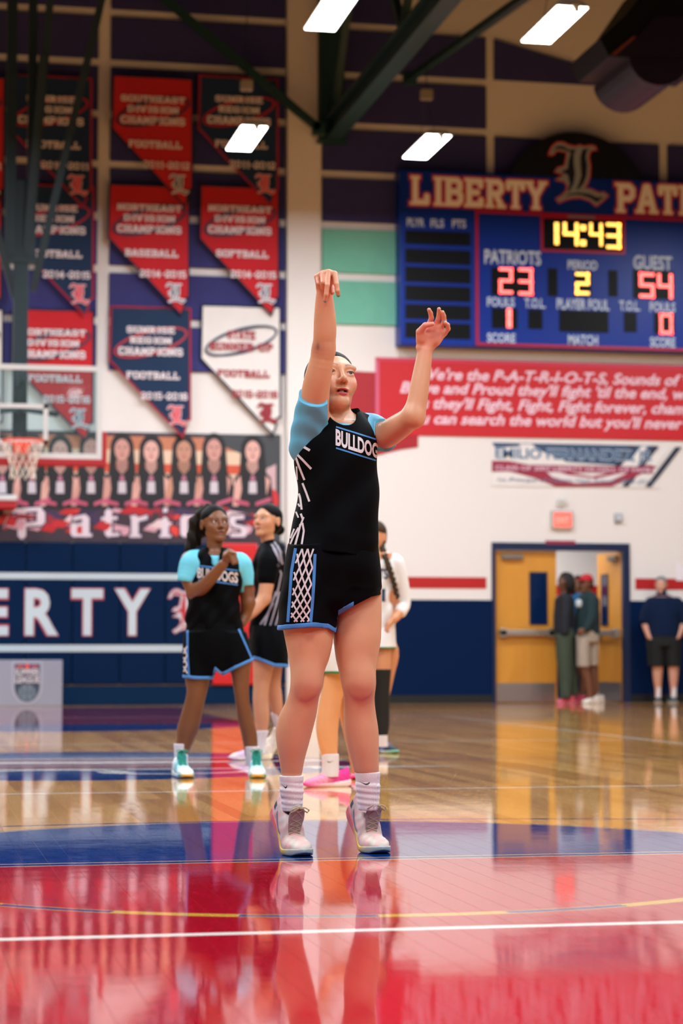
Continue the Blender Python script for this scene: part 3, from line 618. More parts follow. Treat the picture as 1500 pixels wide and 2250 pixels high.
# ================================================================== MURAL
MY = WALL_Y - .02; mX1 = gx(616,1060); mX0 = gx(-420,1060); mz0 = 2.15; mz1 = at_y(400,952,MY)[2]
t = thing('team_mural','wide team photo mural printed in black and red above the navy wall pads','mural',((mX0+mX1)/2,WALL_Y,mz0))
MB().box((mX0,MY,mz0),(mX1,WALL_Y-.001,mz1)).build('sheet', mat('mural_base',(58,40,52),rough=.5), t)
fl = Flat(MY, .0007); U = lambda px_, py_: (at_y(px_,py_,MY)[0], at_y(px_,py_,MY)[2]); S_ = 1/163.0
rect2 = lambda a,b_,c,d: rect(a,b_,c,d,MY)
# blurred backdrop bands
for a, col in (((-400,955,616,985),(196,120,90)),((-400,985,616,1015),(226,196,170)),((-400,1015,616,1035),(206,80,50)),((-400,1035,560,1060),(222,190,170)),((-400,1060,616,1115),(36,30,44))): x0,z0,x1,z1 = rect2(*a); fl.rect(x0,z0,x1,z1,col)
fl.up(); fl.poly([U(430,955),U(616,955),U(616,1190),U(596,1190),U(560,1010)],(62,64,70)); fl.poly([U(585,1030),U(606,1020),U(606,1150),U(575,1140)],(206,170,176)); fl.ell(*U(596,1100),.1,.16,(206,40,46)); fl.up()
rr_ = random.Random(3)
for k in range(95):
    px_ = rr_.uniform(-380,560); py_ = rr_.uniform(1120,1168); c = rr_.choice([(196,30,40),(226,60,50),(150,30,50),(40,30,60),(214,160,176),(60,40,80),(230,200,205),(190,24,36)])
    w2 = rr_.uniform(10,38); h2 = rr_.uniform(5,16); fl.poly([U(px_-w2,py_+h2*.4),U(px_-w2*.2,py_-h2),U(px_+w2,py_-h2*.3),U(px_+w2*.4,py_+h2)],c)
    if k % 12 == 0: fl.up()
fl.up()
people = [(-330,0),(-262,1),(-196,0),(-130,1),(-62,0),(5,1),(70,0),(132,1),(200,0),(268,0),(332,1),(404,2),(470,0),(555,1)]
for px_, k in people:
    hy = 985 + (4 if k else 0); skin = [(206,150,140),(222,170,160),(196,140,118)][k]
    cx_, cz_ = U(px_, hy)
    fl.poly([U(px_-46,1118),U(px_-40,1050),U(px_-18,1026),U(px_+18,1026),U(px_+40,1050),U(px_+46,1118)],(20,18,30)); fl.up()
    fl.ell(cx_, cz_+.01, .155, .20, (20,16,20)); fl.poly([U(px_-25,975),U(px_+25,975),U(px_+31,1052),U(px_+14,1060),U(px_+12,1010),U(px_-12,1010),U(px_-16,1060),U(px_-30,1050)],(20,16,20)); fl.up()
    fl.poly([U(px_-10,1000),U(px_+10,1000),U(px_+12,1030),U(px_,1044),U(px_-12,1030)],tuple(int(v*.82) for v in skin)); fl.ell(cx_, cz_-.02, .10, .145, skin); fl.up()
    fl.ell(cx_-.04,cz_+.015,.02,.012,(90,56,56),8); fl.ell(cx_+.04,cz_+.015,.02,.012,(90,56,56),8); fl.ell(cx_,cz_-.09,.034,.012,(176,84,90),8); fl.ell(cx_,cz_-.035,.014,.02,(178,122,108),8)
    fl.poly([U(px_-44,1112),U(px_-40,1062),U(px_-27,1045),U(px_-24,1075),U(px_-32,1112)],skin); fl.poly([U(px_+30,1090),U(px_+38,1056),U(px_+28,1045)],skin)
    fl.poly([U(px_-8,1058),U(px_+8,1058),U(px_+9,1084),U(px_-9,1084)],(206,196,206)); fl.poly([U(px_-4,1046),U(px_+4,1046),U(px_+5,1056),U(px_-5,1056)],(190,110,140)); fl.up()
    fl.poly([U(px_-40,1096),U(px_-8,1104),U(px_-8,1112),U(px_-40,1106)],(190,80,110)); fl.poly([U(px_+6,1104),U(px_+40,1092),U(px_+40,1101),U(px_+6,1112)],(196,90,120)); fl.up(-5)
fl.up(8)
# black-letter word along the foot of the mural
def bl(strokes, ox, col, g):
    for (a, b_, w2) in strokes:
        (xa,ya),(xb,yb) = a, b_
        if abs(xa-xb) < 3: fl.poly([U(ox+xa-w2-g,ya+2),U(ox+xa,ya-w2*.7-g),U(ox+xa+w2+g,ya+2),U(ox+xb+w2+g,yb-2),U(ox+xb,yb+w2*.7+g),U(ox+xb-w2-g,yb-2)],col)
        else: fl.poly([U(ox+xa-g,ya+w2*.6+g),U(ox+xa-g*.5,ya-w2*.6-g),U(ox+xb+g,yb-w2*.6-g),U(ox+xb+g,yb+w2*.6+g)],col)
T_, B_ = 1136, 1176
LET = {'P':[((18,1122),(18,1180),9),((-22,1124),(62,1118),7),((60,1124),(60,1150),9),((18,1154),(62,1150),7),((-10,1128),(-24,1160),4)],'a':[((10,1152),(10,B_),7),((36,T_),(36,B_),8),((8,1140),(36,T_-2),7),((8,B_),(50,B_),6),((10,1156),(36,1150),5)],
 't':[((16,1122),(16,B_),8),((0,1140),(36,1138),6),((16,B_),(40,B_-2),6)],'r':[((14,T_),(14,B_),8),((14,1144),(42,T_),8),((2,B_+2),(28,B_+2),5),((4,T_),(14,T_),5)],'i':[((14,1140),(14,B_),8),((10,1122),(20,1120),8),((2,B_+2),(28,B_+2),5)],'o':[((10,T_),(10,B_),8),((36,T_),(36,B_),8),((10,T_),(36,T_),6),((10,B_),(36,B_),6)],'s':[((8,T_+2),(36,T_),7),((10,T_),(10,1152),7),((10,1154),(36,1160),7),((36,1160),(36,B_),7),((6,B_),(36,B_),7)]}
for (col, g, up) in (((56,36,70),4,0),((224,208,220),0,1)):
    fl.up(up)
    for ch, ox in zip('Patriots',(30,152,222,282,348,394,452,500)): bl(LET[ch],ox,col,g)
fl.build('print', t)

# ================================================================== PENNANTS (state-shaped championship banners)
BWd, BHt = 1.085, 1.76
NEV = [(0,0),(1,0),(1.005,.862),(.965,.866),(.945,.90),(.95,.925),(.905,1.0),(-.012,.42)]
cloth_mats = {}
def pennant(px_, py_, base, trim, words, tc, lc, label, seed, oval, yrs, Yo=.03):
    PYY = WALL_Y - Yo - .05
    X0, _, Z1 = at_y(px_, py_, PYY)
    t = thing('championship_pennant', label, 'pennant', (X0+BWd/2, PYY, Z1-BHt), 'state-shaped championship pennants')
    wave = lambda x, z: .010*math.sin(x*9+seed) + .006*math.sin(x*23+z*2+seed*2)
    def shape(e):
        P = [np.array((X0+a*BWd, Z1-b_*BHt)) for a, b_ in NEV]; n = len(P); out = []
        for i in range(n):
            a, b_, c = P[i-1], P[i], P[(i+1)%n]; d1 = (b_-a)/np.linalg.norm(b_-a); d2 = (c-b_)/np.linalg.norm(c-b_)
            n1 = np.array([d1[1],-d1[0]]); n2 = np.array([d2[1],-d2[0]]); s = n1+n2; s /= max(.6, s@n1); out.append(b_+s*e)
        return out
    def sheet(nm, e, yo, m):
        poly = shape(e); bm = bmesh.new(); vs_ = [bm.verts.new((p[0],0,p[1])) for p in poly]; bm.faces.new(vs_); bmesh.ops.triangulate(bm, faces=bm.faces[:])
        bmesh.ops.subdivide_edges(bm, edges=bm.edges[:], cuts=6, use_grid_fill=True); bmesh.ops.triangulate(bm, faces=bm.faces[:])
        for v in bm.verts: v.co.y = PYY + yo + wave(v.co.x-X0, v.co.z)
        bm.verts.index_update(); V = [v.co[:] for v in bm.verts]; F = [[v.index for v in f.verts] for f in bm.faces]; bm.free()
        return mesh_obj(nm, V, F, m, t, True)
    sheet('trim', 0.0, .006, trim); sheet('cloth', .026, 0.0, base)
    # hanging rod behind the top edge
    MB().tube([(X0+.02,PYY+.02,Z1-.02),(X0+BWd-.02,PYY+.02,Z1-.02)],.01,8).build('rod', dark_metal, t)
    hk = MB()
    for hx in (.08,.5,.92): hk.box((X0+hx*BWd-.012,PYY+.012,Z1-.04),(X0+hx*BWd+.012,WALL_Y-.0515,Z1))
    hk.build('wall_bracket', dark_metal, t)
    fl = Flat(PYY-.018, .0012); u = lambda a, b_: (X0+a*BWd, Z1-b_*BHt)
    cx_, cz_ = u(.50,.275); fl.ring(cx_,cz_,.46*BWd,.085*BHt,.045,oval,rot=.30,taper=.3); fl.build('oval_print', t); fl = Flat(PYY-.020, .0012)
    ys = [(.155,.205),(.235,.285),(.315,.375)] if len(words[0]) == 3 else [(.20,.262),(.292,.352)]
    xr = {9:(.10,.90),8:(.18,.82),7:(.20,.80),6:(.24,.76),5:(.32,.68)}
    for wd, (ya, yb) in zip(words[0], ys):
        a, b_ = xr.get(len(wd), (.14,.86)); x0,z1 = u(a,ya); x1,z0 = u(b_,yb); fl.slab(wd,x0,z0,x1,z1,tc,th=1.5)
    fl.build('title_lettering', t); fl = Flat(PYY-.020, .0012); x0,z1 = u(.20,.50); x1,z0 = u(.86,.555); fl.slab(words[1],x0,z0,x1,z1,tc,th=1.5); fl.build('sport_lettering', t); fl = Flat(PYY-.020, .0012)
    x0,z1 = u(.38,.655); x1,z0 = u(.96,.71); fl.slab(yrs,x0,z0,x1,z1,tc,th=1.4); fl.build('year_lettering', t); fl = Flat(PYY-.020, .0012)
    x0,z1 = u(.70,.745); x1,z0 = u(.96,.91); oe_logo(fl,x0,z0,x1,z1,*lc)
    fl.build('logo', t); return t
c_red = mat('pennant_red',(196,18,34),rough=.8,noise=.06,nscale=5,sheen=.1); c_navy = mat('pennant_navy',(8,42,78),rough=.8,noise=.06,nscale=5); c_white = mat('pennant_white',(232,226,224),rough=.8,noise=.04,nscale=5); t_navy = mat('trim_navy',(18,28,56),rough=.8); t_red = mat('trim_red',(170,24,50),rough=.8)
WT = (236,222,228); LN = ((226,200,214),(226,214,220),(36,72,92)); LR = ((230,214,222),(230,120,130),(206,60,76)); NV=(24,34,66); RD=(176,24,50)
SR = ('SUNRISE','REGION','CHAMPIONS'); NE = ('NORTHEAST','DIVISION','CHAMPIONS'); SE = ('SOUTHEAST','DIVISION','CHAMPIONS')
pen = [(22,162,c_navy,t_red,(SR,'FOOTBALL'),WT,LR,RD,'2010-2011','navy state-shaped pennant behind the basket mast, top row of the wall'),
 (26,402,c_navy,t_red,(SR,'FOOTBALL'),WT,LR,RD,'2014-2015','navy state-shaped pennant behind the basket mast, middle row'),
 (26,676,c_red,t_navy,(NE,'FOOTBALL'),WT,LN,NV,'2015-2016','red state-shaped pennant seen partly through the glass backboard'),
 (247,163,c_red,t_navy,(SE,'FOOTBALL'),WT,LN,NV,'2011-2012','dark red state-shaped football pennant at the top of the middle column'),
 (239,402,c_red,t_navy,(NE,'BASEBALL'),WT,LN,NV,'2014-2015','red state-shaped baseball pennant in the middle column'),
 (242,671,c_navy,t_red,(SR,'FOOTBALL'),WT,LR,RD,'2015-2016','navy state-shaped football pennant with red trim, lowest in the middle column'),
 (437,164,c_navy,t_red,(SR,'FOOTBALL'),WT,LR,RD,'2011-2012','navy state-shaped football pennant behind the hanging lamp beside the pillar'),
 (439,405,c_red,t_navy,(NE,'SOFTBALL'),WT,LN,NV,'2014-2015','red state-shaped softball pennant beside the pillar'),
 (442,668,c_white,t_navy,(('STATE','RUNNER-UP'),'FOOTBALL'),(166,24,44),((166,24,44),(150,20,40),(140,16,36)),NV,'2015-2016','white state-shaped runner-up pennant with red lettering beside the pillar'),
 (-172,160,c_red,t_navy,(NE,'FOOTBALL'),WT,LN,NV,'2010-2011','red state-shaped pennant cut by the left edge, top row'),
 (-178,400,c_red,t_navy,(SE,'FOOTBALL'),WT,LN,NV,'2010-2011','red state-shaped pennant cut by the left edge, middle row'),
 (-176,672,c_white,t_navy,(('STATE','RUNNER-UP'),'FOOTBALL'),(166,24,44),((166,24,44),(150,20,40),(140,16,36)),NV,'2014-2015','white state-shaped pennant cut by the left edge, lowest row')]
for k, (px_,py_,b_,tr_,wd,tc,lc,ov,yr,lab) in enumerate(pen): pennant(px_,py_,b_,tr_,wd,tc,lc,lab,k*1.7,ov,yr, .055 + .15*((k%3)==0) + .075*((k%3)==1))

# ================================================================== ROOF STEEL
green = mat('truss_green',(14,54,54),rough=.5,noise=.1,nscale=4)
tX = at_y(723,318,WALL_Y)[0]; tz = at_y(723,318,WALL_Y)[2]
t = thing('roof_truss','dark green steel roof truss running from the pillar toward the camera','truss',(tX,WALL_Y,tz))
MB().box((tX-.11,2,tz),(tX+.11,WALL_Y-.16,tz+.045)).box((tX-.02,2,tz+.045),(tX+.02,WALL_Y-.16,tz+.255)).box((tX-.11,2,tz+.255),(tX+.11,WALL_Y-.16,tz+.30)).build('bottom_chord', green, t)
MB().box((tX-.11,2,10.55),(tX+.11,WALL_Y-.16,10.8)).build('top_chord', green, t)
for k in range(6):
    ya = WALL_Y-.3-k*4.2; MB().bar((tX,ya,tz+.3),(tX,ya-2.1,10.55),.09,.09).build('web_member', green, t); MB().bar((tX,ya-2.1,10.55),(tX,ya-4.2,tz+.3),.09,.09).build('web_member', green, t)
t2 = thing('steel_column','dark green steel column above the pillar beneath the truss','column',(tX-.02,WALL_Y-.25,tz)); MB().box((tX-.19,WALL_Y-.32,tz),(tX+.15,WALL_Y-.28,11)).box((tX-.19,WALL_Y-.2,tz),(tX+.15,WALL_Y-.16,11)).box((tX-.04,WALL_Y-.28,tz),(tX,WALL_Y-.2,11)).build('shaft', green, t2); MB().box((tX-.21,WALL_Y-.34,tz-.03),(tX+.19,WALL_Y-.14,tz)).build('base_plate', green, t2)
def brace(lab, a, b_, w_=.1):
    t = thing('roof_brace', lab, 'brace', a, 'roof braces'); MB().bar(a,b_,w_,w_).build('bar', green, t); MB().box((a[0]-.09,a[1]-.05,a[2]-.09),(a[0]+.09,a[1]+.05,a[2]+.09),.01).build('gusset', green, t)
brace('dark green diagonal roof brace rising left from the truss end across the pennants', at_y(700,283,28.5), at_y(340,-20,28.5))
brace('dark green diagonal roof brace rising right behind the truss chord', at_y(900,172,28.0), at_y(1160,-12,24.0), .09)
# ================================================================== HANGING UNIT (upper right)
dk = mat('unit_dark',(7,7,11),rough=.5,spec=.2); dp = mat('unit_purple',(24,15,38),rough=.45,spec=.3)
HY = 22.4; h_ = lambda x, y: (at_y(x,y,HY)[0], at_y(x,y,HY)[2])
t = thing('hanging_unit','dark rounded equipment unit hung from the roof at the upper right corner','ceiling unit',(h_(1420,100)[0],HY,h_(1420,190)[1]))
MB().prism([h_(1318,84),h_(1338,124),h_(1560,135),h_(1620,60),h_(1600,-60),h_(1440,-60),h_(1378,30)],HY,HY+1.1).build('casing', dk, t)
MB().prism([h_(1385,126)]+[(h_(1450,120)[0]+ (h_(1516,120)[0]-h_(1450,120)[0])*math.cos(a), h_(1450,120)[1]+(h_(1450,120)[1]-h_(1450,185)[1])*math.sin(a)) for a in np.linspace(math.pi*1.05,math.pi*2,14)],HY+.05,HY+1.3).build('lower_hood', dp, t)
MB().prism([h_(1338,122),h_(1400,82),h_(1440,36),h_(1560,36),h_(1560,130)],HY-.02,HY).build('face_plate', dp, t)
MB().prism([h_(1340,121),h_(1352,121),h_(1396,82),h_(1390,80)],HY-.025,HY-.018).build('edge_strip', mat('unit_orange',(110,52,44),rough=.4), t)
MB().tube([(h_(1480,0)[0],HY+.5,h_(1480,0)[1]),(h_(1480,0)[0],HY+.5,11)],.02,8).build('hanger', dark_metal, t)

# ================================================================== BASKET (far end)
GY = 24.9; gX = at_y(47,900,GY)[0]
t = thing('basketball_hoop','glass backboard with orange rim and white net on a dark hanging mast','basketball hoop',(gX,GY,2.88))
bw = mat('board_white',(222,222,224),rough=.35); L0,L1,B0,B1 = gX-.915,gX+.915,2.89,3.96
gl = bpy.data.materials.new('board_glass'); gl.use_nodes = True; gb = gl.node_tree.nodes['Principled BSDF']; gb.inputs['Base Color'].default_value = rgba((205,232,236)); gb.inputs['Transmission Weight'].default_value = .94; gb.inputs['Roughness'].default_value = .03; gb.inputs['IOR'].default_value = 1.12
MB().box((L0+.01,GY+.01,B0+.01),(L1-.01,GY+.022,B1-.01)).build('glass', gl, t)
f_ = MB(); w5 = .062
for a in ((L0,B0,L1,B0+w5),(L0,B1-w5,L1,B1),(L0,B0+w5,L0+w5,B1-w5),(L1-w5,B0+w5,L1,B1-w5)): f_.box((a[0],GY-.004,a[1]),(a[2],GY+.04,a[3]))
f_.build('frame', bw, t); f_ = MB(); s0,s1,c0,c1 = gX-.30,gX+.30,B0+.16,B0+.62
for a in ((s0,c0,s1,c0+.05),(s0,c1-.05,s1,c1),(s0,c0,s0+.05,c1),(s1-.05,c0,s1,c1)): f_.box((a[0],GY-.003,a[1]),(a[2],GY+.009,a[3]))
f_.build('target_square', bw, t)
f_ = MB(); f_.box((L0-.03,GY-.02,B0-.085),(L1+.03,GY+.06,B0-.001),.02).box((L1+.001,GY-.02,B0-.085),(L1+.055,GY+.06,B0+.32),.02).box((L0-.055,GY-.02,B0-.085),(L0-.001,GY+.06,B0+.32),.02); f_.build('edge_padding', mat('pad_edge_red',(176,26,34),rough=.6), t)
orange = mat('rim_orange',(232,62,20),rough=.4); rc = np.array((gX,GY-.40,3.05)); ring = [rc+np.array((.2286*math.cos(a),.2286*math.sin(a),0)) for a in np.linspace(0,2*math.pi,40,endpoint=False)]
MB().tube(ring,.011,8,True).build('rim', orange, t)
MB().box((gX-.09,GY-.19,2.93),(gX+.09,GY-.003,3.045),.01).bar((gX-.07,GY-.02,2.90),(gX-.1,GY-.21,3.04),.015,.05).bar((gX+.07,GY-.02,2.90),(gX+.1,GY-.21,3.04),.015,.05).build('rim_bracket', orange, t)
net = MB(); n_ = 12; lev = [(0,.2286),(-.10,.205),(-.19,.165),(-.28,.142),(-.36,.135),(-.43,.145)]
for k in range(n_):
    for sgn in (-1, 1):
        net.tube([rc+np.array((r*math.cos(2*math.pi*(k+sgn*.5*i)/n_), r*math.sin(2*math.pi*(k+sgn*.5*i)/n_), z)) for i,(z,r) in enumerate(lev)],.0045,5)
net.build('net', mat('net_cord',(228,216,204),rough=.8), t)
mast = mat('mast_teal',(16,40,50),rough=.5); g2 = lambda x, y, Y=25.5: at_y(x,y,Y)
xm = g2(44,800)[0]
MB().box((xm-.085,25.42,2.95),(xm+.085,25.58,6.2),.01).build('mast_post', mast, t)
MB().box((xm-.19,25.40,5.3),(xm-.07,25.52,11)).box((xm+.06,25.40,5.3),(xm+.16,25.52,11)).box((xm-.19,25.41,5.22),(xm+.17,25.56,5.36)).build('mast_frame', mast, t)
for a, b_ in (((72,640),(228,-20)),((62,560),(112,-20)),((36,660),(-60,330)),((50,640),(95,120)),((230,-10),(60,-60))): MB().bar(g2(*a),g2(*b_,25.2),.085,.085).build('mast_brace', mast, t)
MB().bar((xm,25.4,3.2),(gX,GY+.03,3.1),.06,.06).bar((xm,25.4,3.8),(gX,GY+.03,3.75),.06,.06).bar((gX-.4,GY+.04,3.4),(xm,25.4,3.5),.05,.05).bar((gX+.4,GY+.04,3.4),(xm,25.4,3.5),.05,.05).build('support_arm', mast, t)
# padded ledge below the net, at the left edge
TY = 28.5; x0,z0,x1,z1 = rect(-150,1086,38,1099,TY); t = thing('padded_ledge','white-topped red padded ledge below the basketball net at the left edge','ledge',(x0,TY,z0))
MB().box((x0,TY,z0),(x1,WALL_Y-.05,z1),.02).build('top', bw, t); x2,z2,x3,z3 = rect(-150,1100,36,1116,TY); MB().box((x2,TY+.02,z2),(x3,WALL_Y-.05,z0),.015).build('red_padding', mat('pad_edge_red',(176,26,34),rough=.6), t)
# ================================================================== FIGURES: implicit-surface modelling (blended limbs, meshed by surface nets)
class Grid:
    def __init__(s, xs, ys, zs):
        s.a = [np.asarray(v, np.float32) for v in (xs, ys, zs)]; s.f = np.full([len(v) for v in s.a], 0.5, np.float32)
    @staticmethod
    def uni(lo, hi, h): return Grid(*[np.arange(lo[i], hi[i] + h, h) for i in range(3)])
    def box(s, lo, hi):
        sl = []
        for i in range(3):
            a = int(np.searchsorted(s.a[i], lo[i])); b = int(np.searchsorted(s.a[i], hi[i]))
            a = max(a - 1, 0); b = min(b + 1, len(s.a[i]))
            if b <= a: return None
            sl.append(slice(a, b))
        return tuple(sl)
    def co(s, sl): return (s.a[0][sl[0]][:, None, None], s.a[1][sl[1]][None, :, None], s.a[2][sl[2]][None, None, :])
    def put(s, sl, d, k, op):
        f = s.f[sl]
        if op == 'add':
            if k > 0: h = np.maximum(k - np.abs(f - d), 0) / k; s.f[sl] = np.minimum(f, d) - h * h * (k * .25)
            else: s.f[sl] = np.minimum(f, d)
        elif op == 'sub':
            d = -d
            if k > 0: h = np.maximum(k - np.abs(f - d), 0) / k; s.f[sl] = np.maximum(f, d) + h * h * (k * .25)
            else: s.f[sl] = np.maximum(f, d)
        elif op == 'int': s.f[sl] = np.maximum(f, d)
    def cap(s, a, b, r1, r2=None, k=.02, op='add', sq=None):
        """tapered capsule; sq = (direction, factor) flattens it along a direction"""
        r2 = r1 if r2 is None else r2; a = np.asarray(a, float); b = np.asarray(b, float); m = max(r1, r2) * (max(1, 1/sq[1]) if sq else 1) + k + .012
        sl = s.box(np.minimum(a, b) - m, np.maximum(a, b) + m)
        if sl is None: return s
        X, Y, Z = s.co(sl); px_, py_, pz = X - a[0], Y - a[1], Z - a[2]; d = b - a; L2 = max(d @ d, 1e-9)
        t = np.clip((px_ * d[0] + py_ * d[1] + pz * d[2]) / L2, 0, 1)
        qx, qy, qz = px_ - t * d[0], py_ - t * d[1], pz - t * d[2]
        if sq:
            u = np.asarray(sq[0], float); u = u / np.linalg.norm(u); w_ = (qx * u[0] + qy * u[1] + qz * u[2]) * (sq[1] - 1); qx, qy, qz = qx + w_ * u[0], qy + w_ * u[1], qz + w_ * u[2]
        s.put(sl, np.sqrt(qx*qx + qy*qy + qz*qz) - (r1 + (r2 - r1) * t), k, op); return s
    def chain(s, pts, rs, k=.012, op='add', sq=None, kj=0.0):
        """limb of tapered capsules joined first with a small blend, then merged as one"""
        if len(pts) > 2:   # round the path and the taper
            A = np.c_[np.array([np.asarray(p, float) for p in pts]), rs]; A = np.vstack([2*A[0]-A[1], A, 2*A[-1]-A[-2]]); o_ = []
            for i in range(1, len(A)-2):
                p0, p1, p2, p3 = A[i-1:i+3]
                for t in np.arange(0, 1, .25): o_.append(.5*((2*p1)+(-p0+p2)*t+(2*p0-5*p1+4*p2-p3)*t*t+(-p0+3*p1-3*p2+p3)*t**3))
            o_ = np.array(o_ + [A[-2]]); pts = list(o_[:, :3]); rs = list(o_[:, 3])
        pts = [np.asarray(p, float) for p in pts]; m = max(rs) * (max(1, 1/sq[1]) if sq else 1) + k + .014
        sl = s.box(np.min(pts, axis=0) - m, np.max(pts, axis=0) + m)
        if sl is None: return s
        t = Grid(*[s.a[i][sl[i]] for i in range(3)]); t.f[:] = m
        for i in range(len(pts) - 1): t.cap(pts[i], pts[i+1], rs[i], rs[i+1], 0 if i == 0 else kj, 'add', sq)
        s.put(sl, t.f, k, op); return s
    def ell(s, c, r, k=.02, op='add', R=None):
        c = np.asarray(c, float); r = np.asarray(r, float); m = (max(r) if R is not None else r) + k + .012
        sl = s.box(c - m, c + m)
        if sl is None: return s
        X, Y, Z = s.co(sl); x, y, z = X - c[0], Y - c[1], Z - c[2]
        if R is not None: R = np.asarray(R); x, y, z = [R[0][i]*x + R[1][i]*y + R[2][i]*z for i in range(3)]
        q_ = np.sqrt((x/r[0])**2 + (y/r[1])**2 + (z/r[2])**2); g_ = np.sqrt((x/r[0]**2)**2 + (y/r[1]**2)**2 + (z/r[2]**2)**2) + 1e-6
        s.put(sl, q_ * (q_ - 1) / g_, k, op); return s
    def loft(s, secs, k=.02, op='add', yaw=0.0, cap_r=.0, pw=2.0, wr=None):
        """stack of ellipses along z: (z, cx, cy, rx, ry)"""
        S = np.array(sorted(secs), float); m = S[:, 3:5].max() + k + .03
        sl = s.box((S[:,1].min() - m, S[:,2].min() - m, S[0,0] - k - .02), (S[:,1].max() + m, S[:,2].max() + m, S[-1,0] + k + .02))
        if sl is None: return s
        X, Y, Z = s.co(sl); z = s.a[2][sl[2]]
        # smooth (cubic) interpolation of the sections
        def ci(v):
            zz = S[:,0]; sp_ = np.gradient(v, zz); i = np.clip(np.searchsorted(zz, z) - 1, 0, len(zz) - 2); h = zz[i+1] - zz[i]; t = np.clip((z - zz[i]) / h, 0, 1)
            return ((2*t**3-3*t**2+1)*v[i] + (t**3-2*t**2+t)*h*sp_[i] + (-2*t**3+3*t**2)*v[i+1] + (t**3-t**2)*h*sp_[i+1]).astype(np.float32)[None, None, :]
        cx, cy, rx, ry = [ci(S[:, j]) for j in (1, 2, 3, 4)]
        x, y = X - cx, Y - cy
        if yaw: x, y = x*math.cos(yaw) + y*math.sin(yaw), -x*math.sin(yaw) + y*math.cos(yaw)
        if pw == 2.0: q_ = np.sqrt((x/rx)**2 + (y/ry)**2) + 1e-6
        else: q_ = (np.abs(x/rx)**pw + np.abs(y/ry)**pw)**(1/pw) + 1e-6
        rr = np.sqrt(x*x + y*y) + 1e-6
        d = (rr - rr / q_)
        if wr is not None: d = d + wr(X, Y, Z)
        dz = np.maximum(S[0,0] - Z, Z - S[-1,0]); d = np.maximum(d, dz + 0*d)
        s.put(sl, d, k, op); return s
    def plane(s, p, n, op='int', sl=None):
        """keep the side the normal points away from"""
        n = np.asarray(n, float); n = n / np.linalg.norm(n); sl = sl or (slice(None),) * 3; X, Y, Z = s.co(sl)
        s.put(sl, (X - p[0]) * n[0] + (Y - p[1]) * n[1] + (Z - p[2]) * n[2], 0, op); return s
    def copy(s):
        g = Grid(*s.a); g.f = s.f.copy(); return g
    def mesh(s):
        f = s.f; f = np.where(f == 0, np.float32(1e-6), f); I = f < 0; nx, ny, nz = f.shape
        cnt = np.zeros((nx-1, ny-1, nz-1), np.int8)
        cor = [(i, j, k) for i in (0,1) for j in (0,1) for k in (0,1)]
        for i, j, k in cor: cnt += I[i:nx-1+i, j:ny-1+j, k:nz-1+k]
        act = np.flatnonzero(((cnt > 0) & (cnt < 8)).ravel()); del cnt
        ci, cj, ck = np.unravel_index(act, (nx-1, ny-1, nz-1))
        val = {c: f[ci+c[0], cj+c[1], ck+c[2]] for c in cor}
        acc = np.zeros((len(act), 3)); n = np.zeros(len(act))
        for ax in range(3):
            for c in cor:
                if c[ax]: continue
                d = list(c); d[ax] = 1; a, b = val[c], val[tuple(d)]; m = (a < 0) != (b < 0); t = np.where(m, a / np.where(m, a - b, 1), 0)
                for x in range(3): acc[:, x] += np.where(m, (t if x == ax else c[x]), 0)
                n += m
        acc /= n[:, None]; idx = np.stack([ci, cj, ck], 1); V = np.empty((len(act), 3))
        for x in range(3): A = s.a[x].astype(float); V[:, x] = A[idx[:, x]] + acc[:, x] * (A[idx[:, x] + 1] - A[idx[:, x]])
        Q = []
        st = ((ny-1)*(nz-1), nz-1, 1)
        for ax in range(3):
            sl0 = [slice(None)]*3; sl1 = [slice(None)]*3; sl0[ax] = slice(0,-1); sl1[ax] = slice(1,None)
            A, B = I[tuple(sl0)], I[tuple(sl1)]; e = np.argwhere(A != B)
            u, v = [a for a in range(3) if a != ax]
            ok = (e[:, u] > 0) & (e[:, v] > 0) & (e[:, u] < f.shape[u]-1) & (e[:, v] < f.shape[v]-1); e = e[ok]
            flip = A[tuple(e.T)]
            base = e @ np.array(st); q_ = np.stack([base - st[u] - st[v], base - st[v], base, base - st[u]], 1)
            if ax == 1: flip = ~flip
            q_[~flip] = q_[~flip][:, ::-1]; Q.append(q_)
        Q = np.searchsorted(act, np.concatenate(Q)); return V, Q
def relax(V, Q, n=1, lam=.5):
    """light Laplacian smoothing"""
    a = Q.ravel(); b = np.roll(Q, -1, 1).ravel(); c = np.roll(Q, 1, 1).ravel()
    for _ in range(n):
        S = np.zeros_like(V); N_ = np.zeros(len(V))
        for o in (b, c):
            for x in range(3): S[:, x] += np.bincount(a, V[o, x], len(V))
            N_ += np.bincount(a, minlength=len(V))
        V = V + lam * (S / np.maximum(N_, 1)[:, None] - V)
    return V
def fast_obj(name, V, Q, m, parent=None, cols=None, smooth=True):
    me = bpy.data.meshes.new(name); V = np.asarray(V, np.float32); Q = np.asarray(Q, np.int32)
    me.vertices.add(len(V)); me.vertices.foreach_set('co', V.ravel()); n = Q.shape[1]
    me.loops.add(Q.size); me.loops.foreach_set('vertex_index', Q.ravel()); me.polygons.add(len(Q)); me.polygons.foreach_set('loop_start', np.arange(0, Q.size, n, dtype=np.int32))
    try: me.polygons.foreach_set('loop_total', np.full(len(Q), n, np.int32))
    except Exception: pass
    me.update(calc_edges=True); me.validate()
    if cols is not None:
        c = np.ones((len(V), 4), np.float32); c[:, :3] = cols; a = me.color_attributes.new('Col', 'FLOAT_COLOR', 'POINT'); a.data.foreach_set('color', c.ravel())
    return link(name, me, m, parent, smooth)
skin_mats = {}
def skin_mat(name): return mat(name, attr=True, rough=.42, bump=.10, bscale=600, noise=.07, nscale=18)
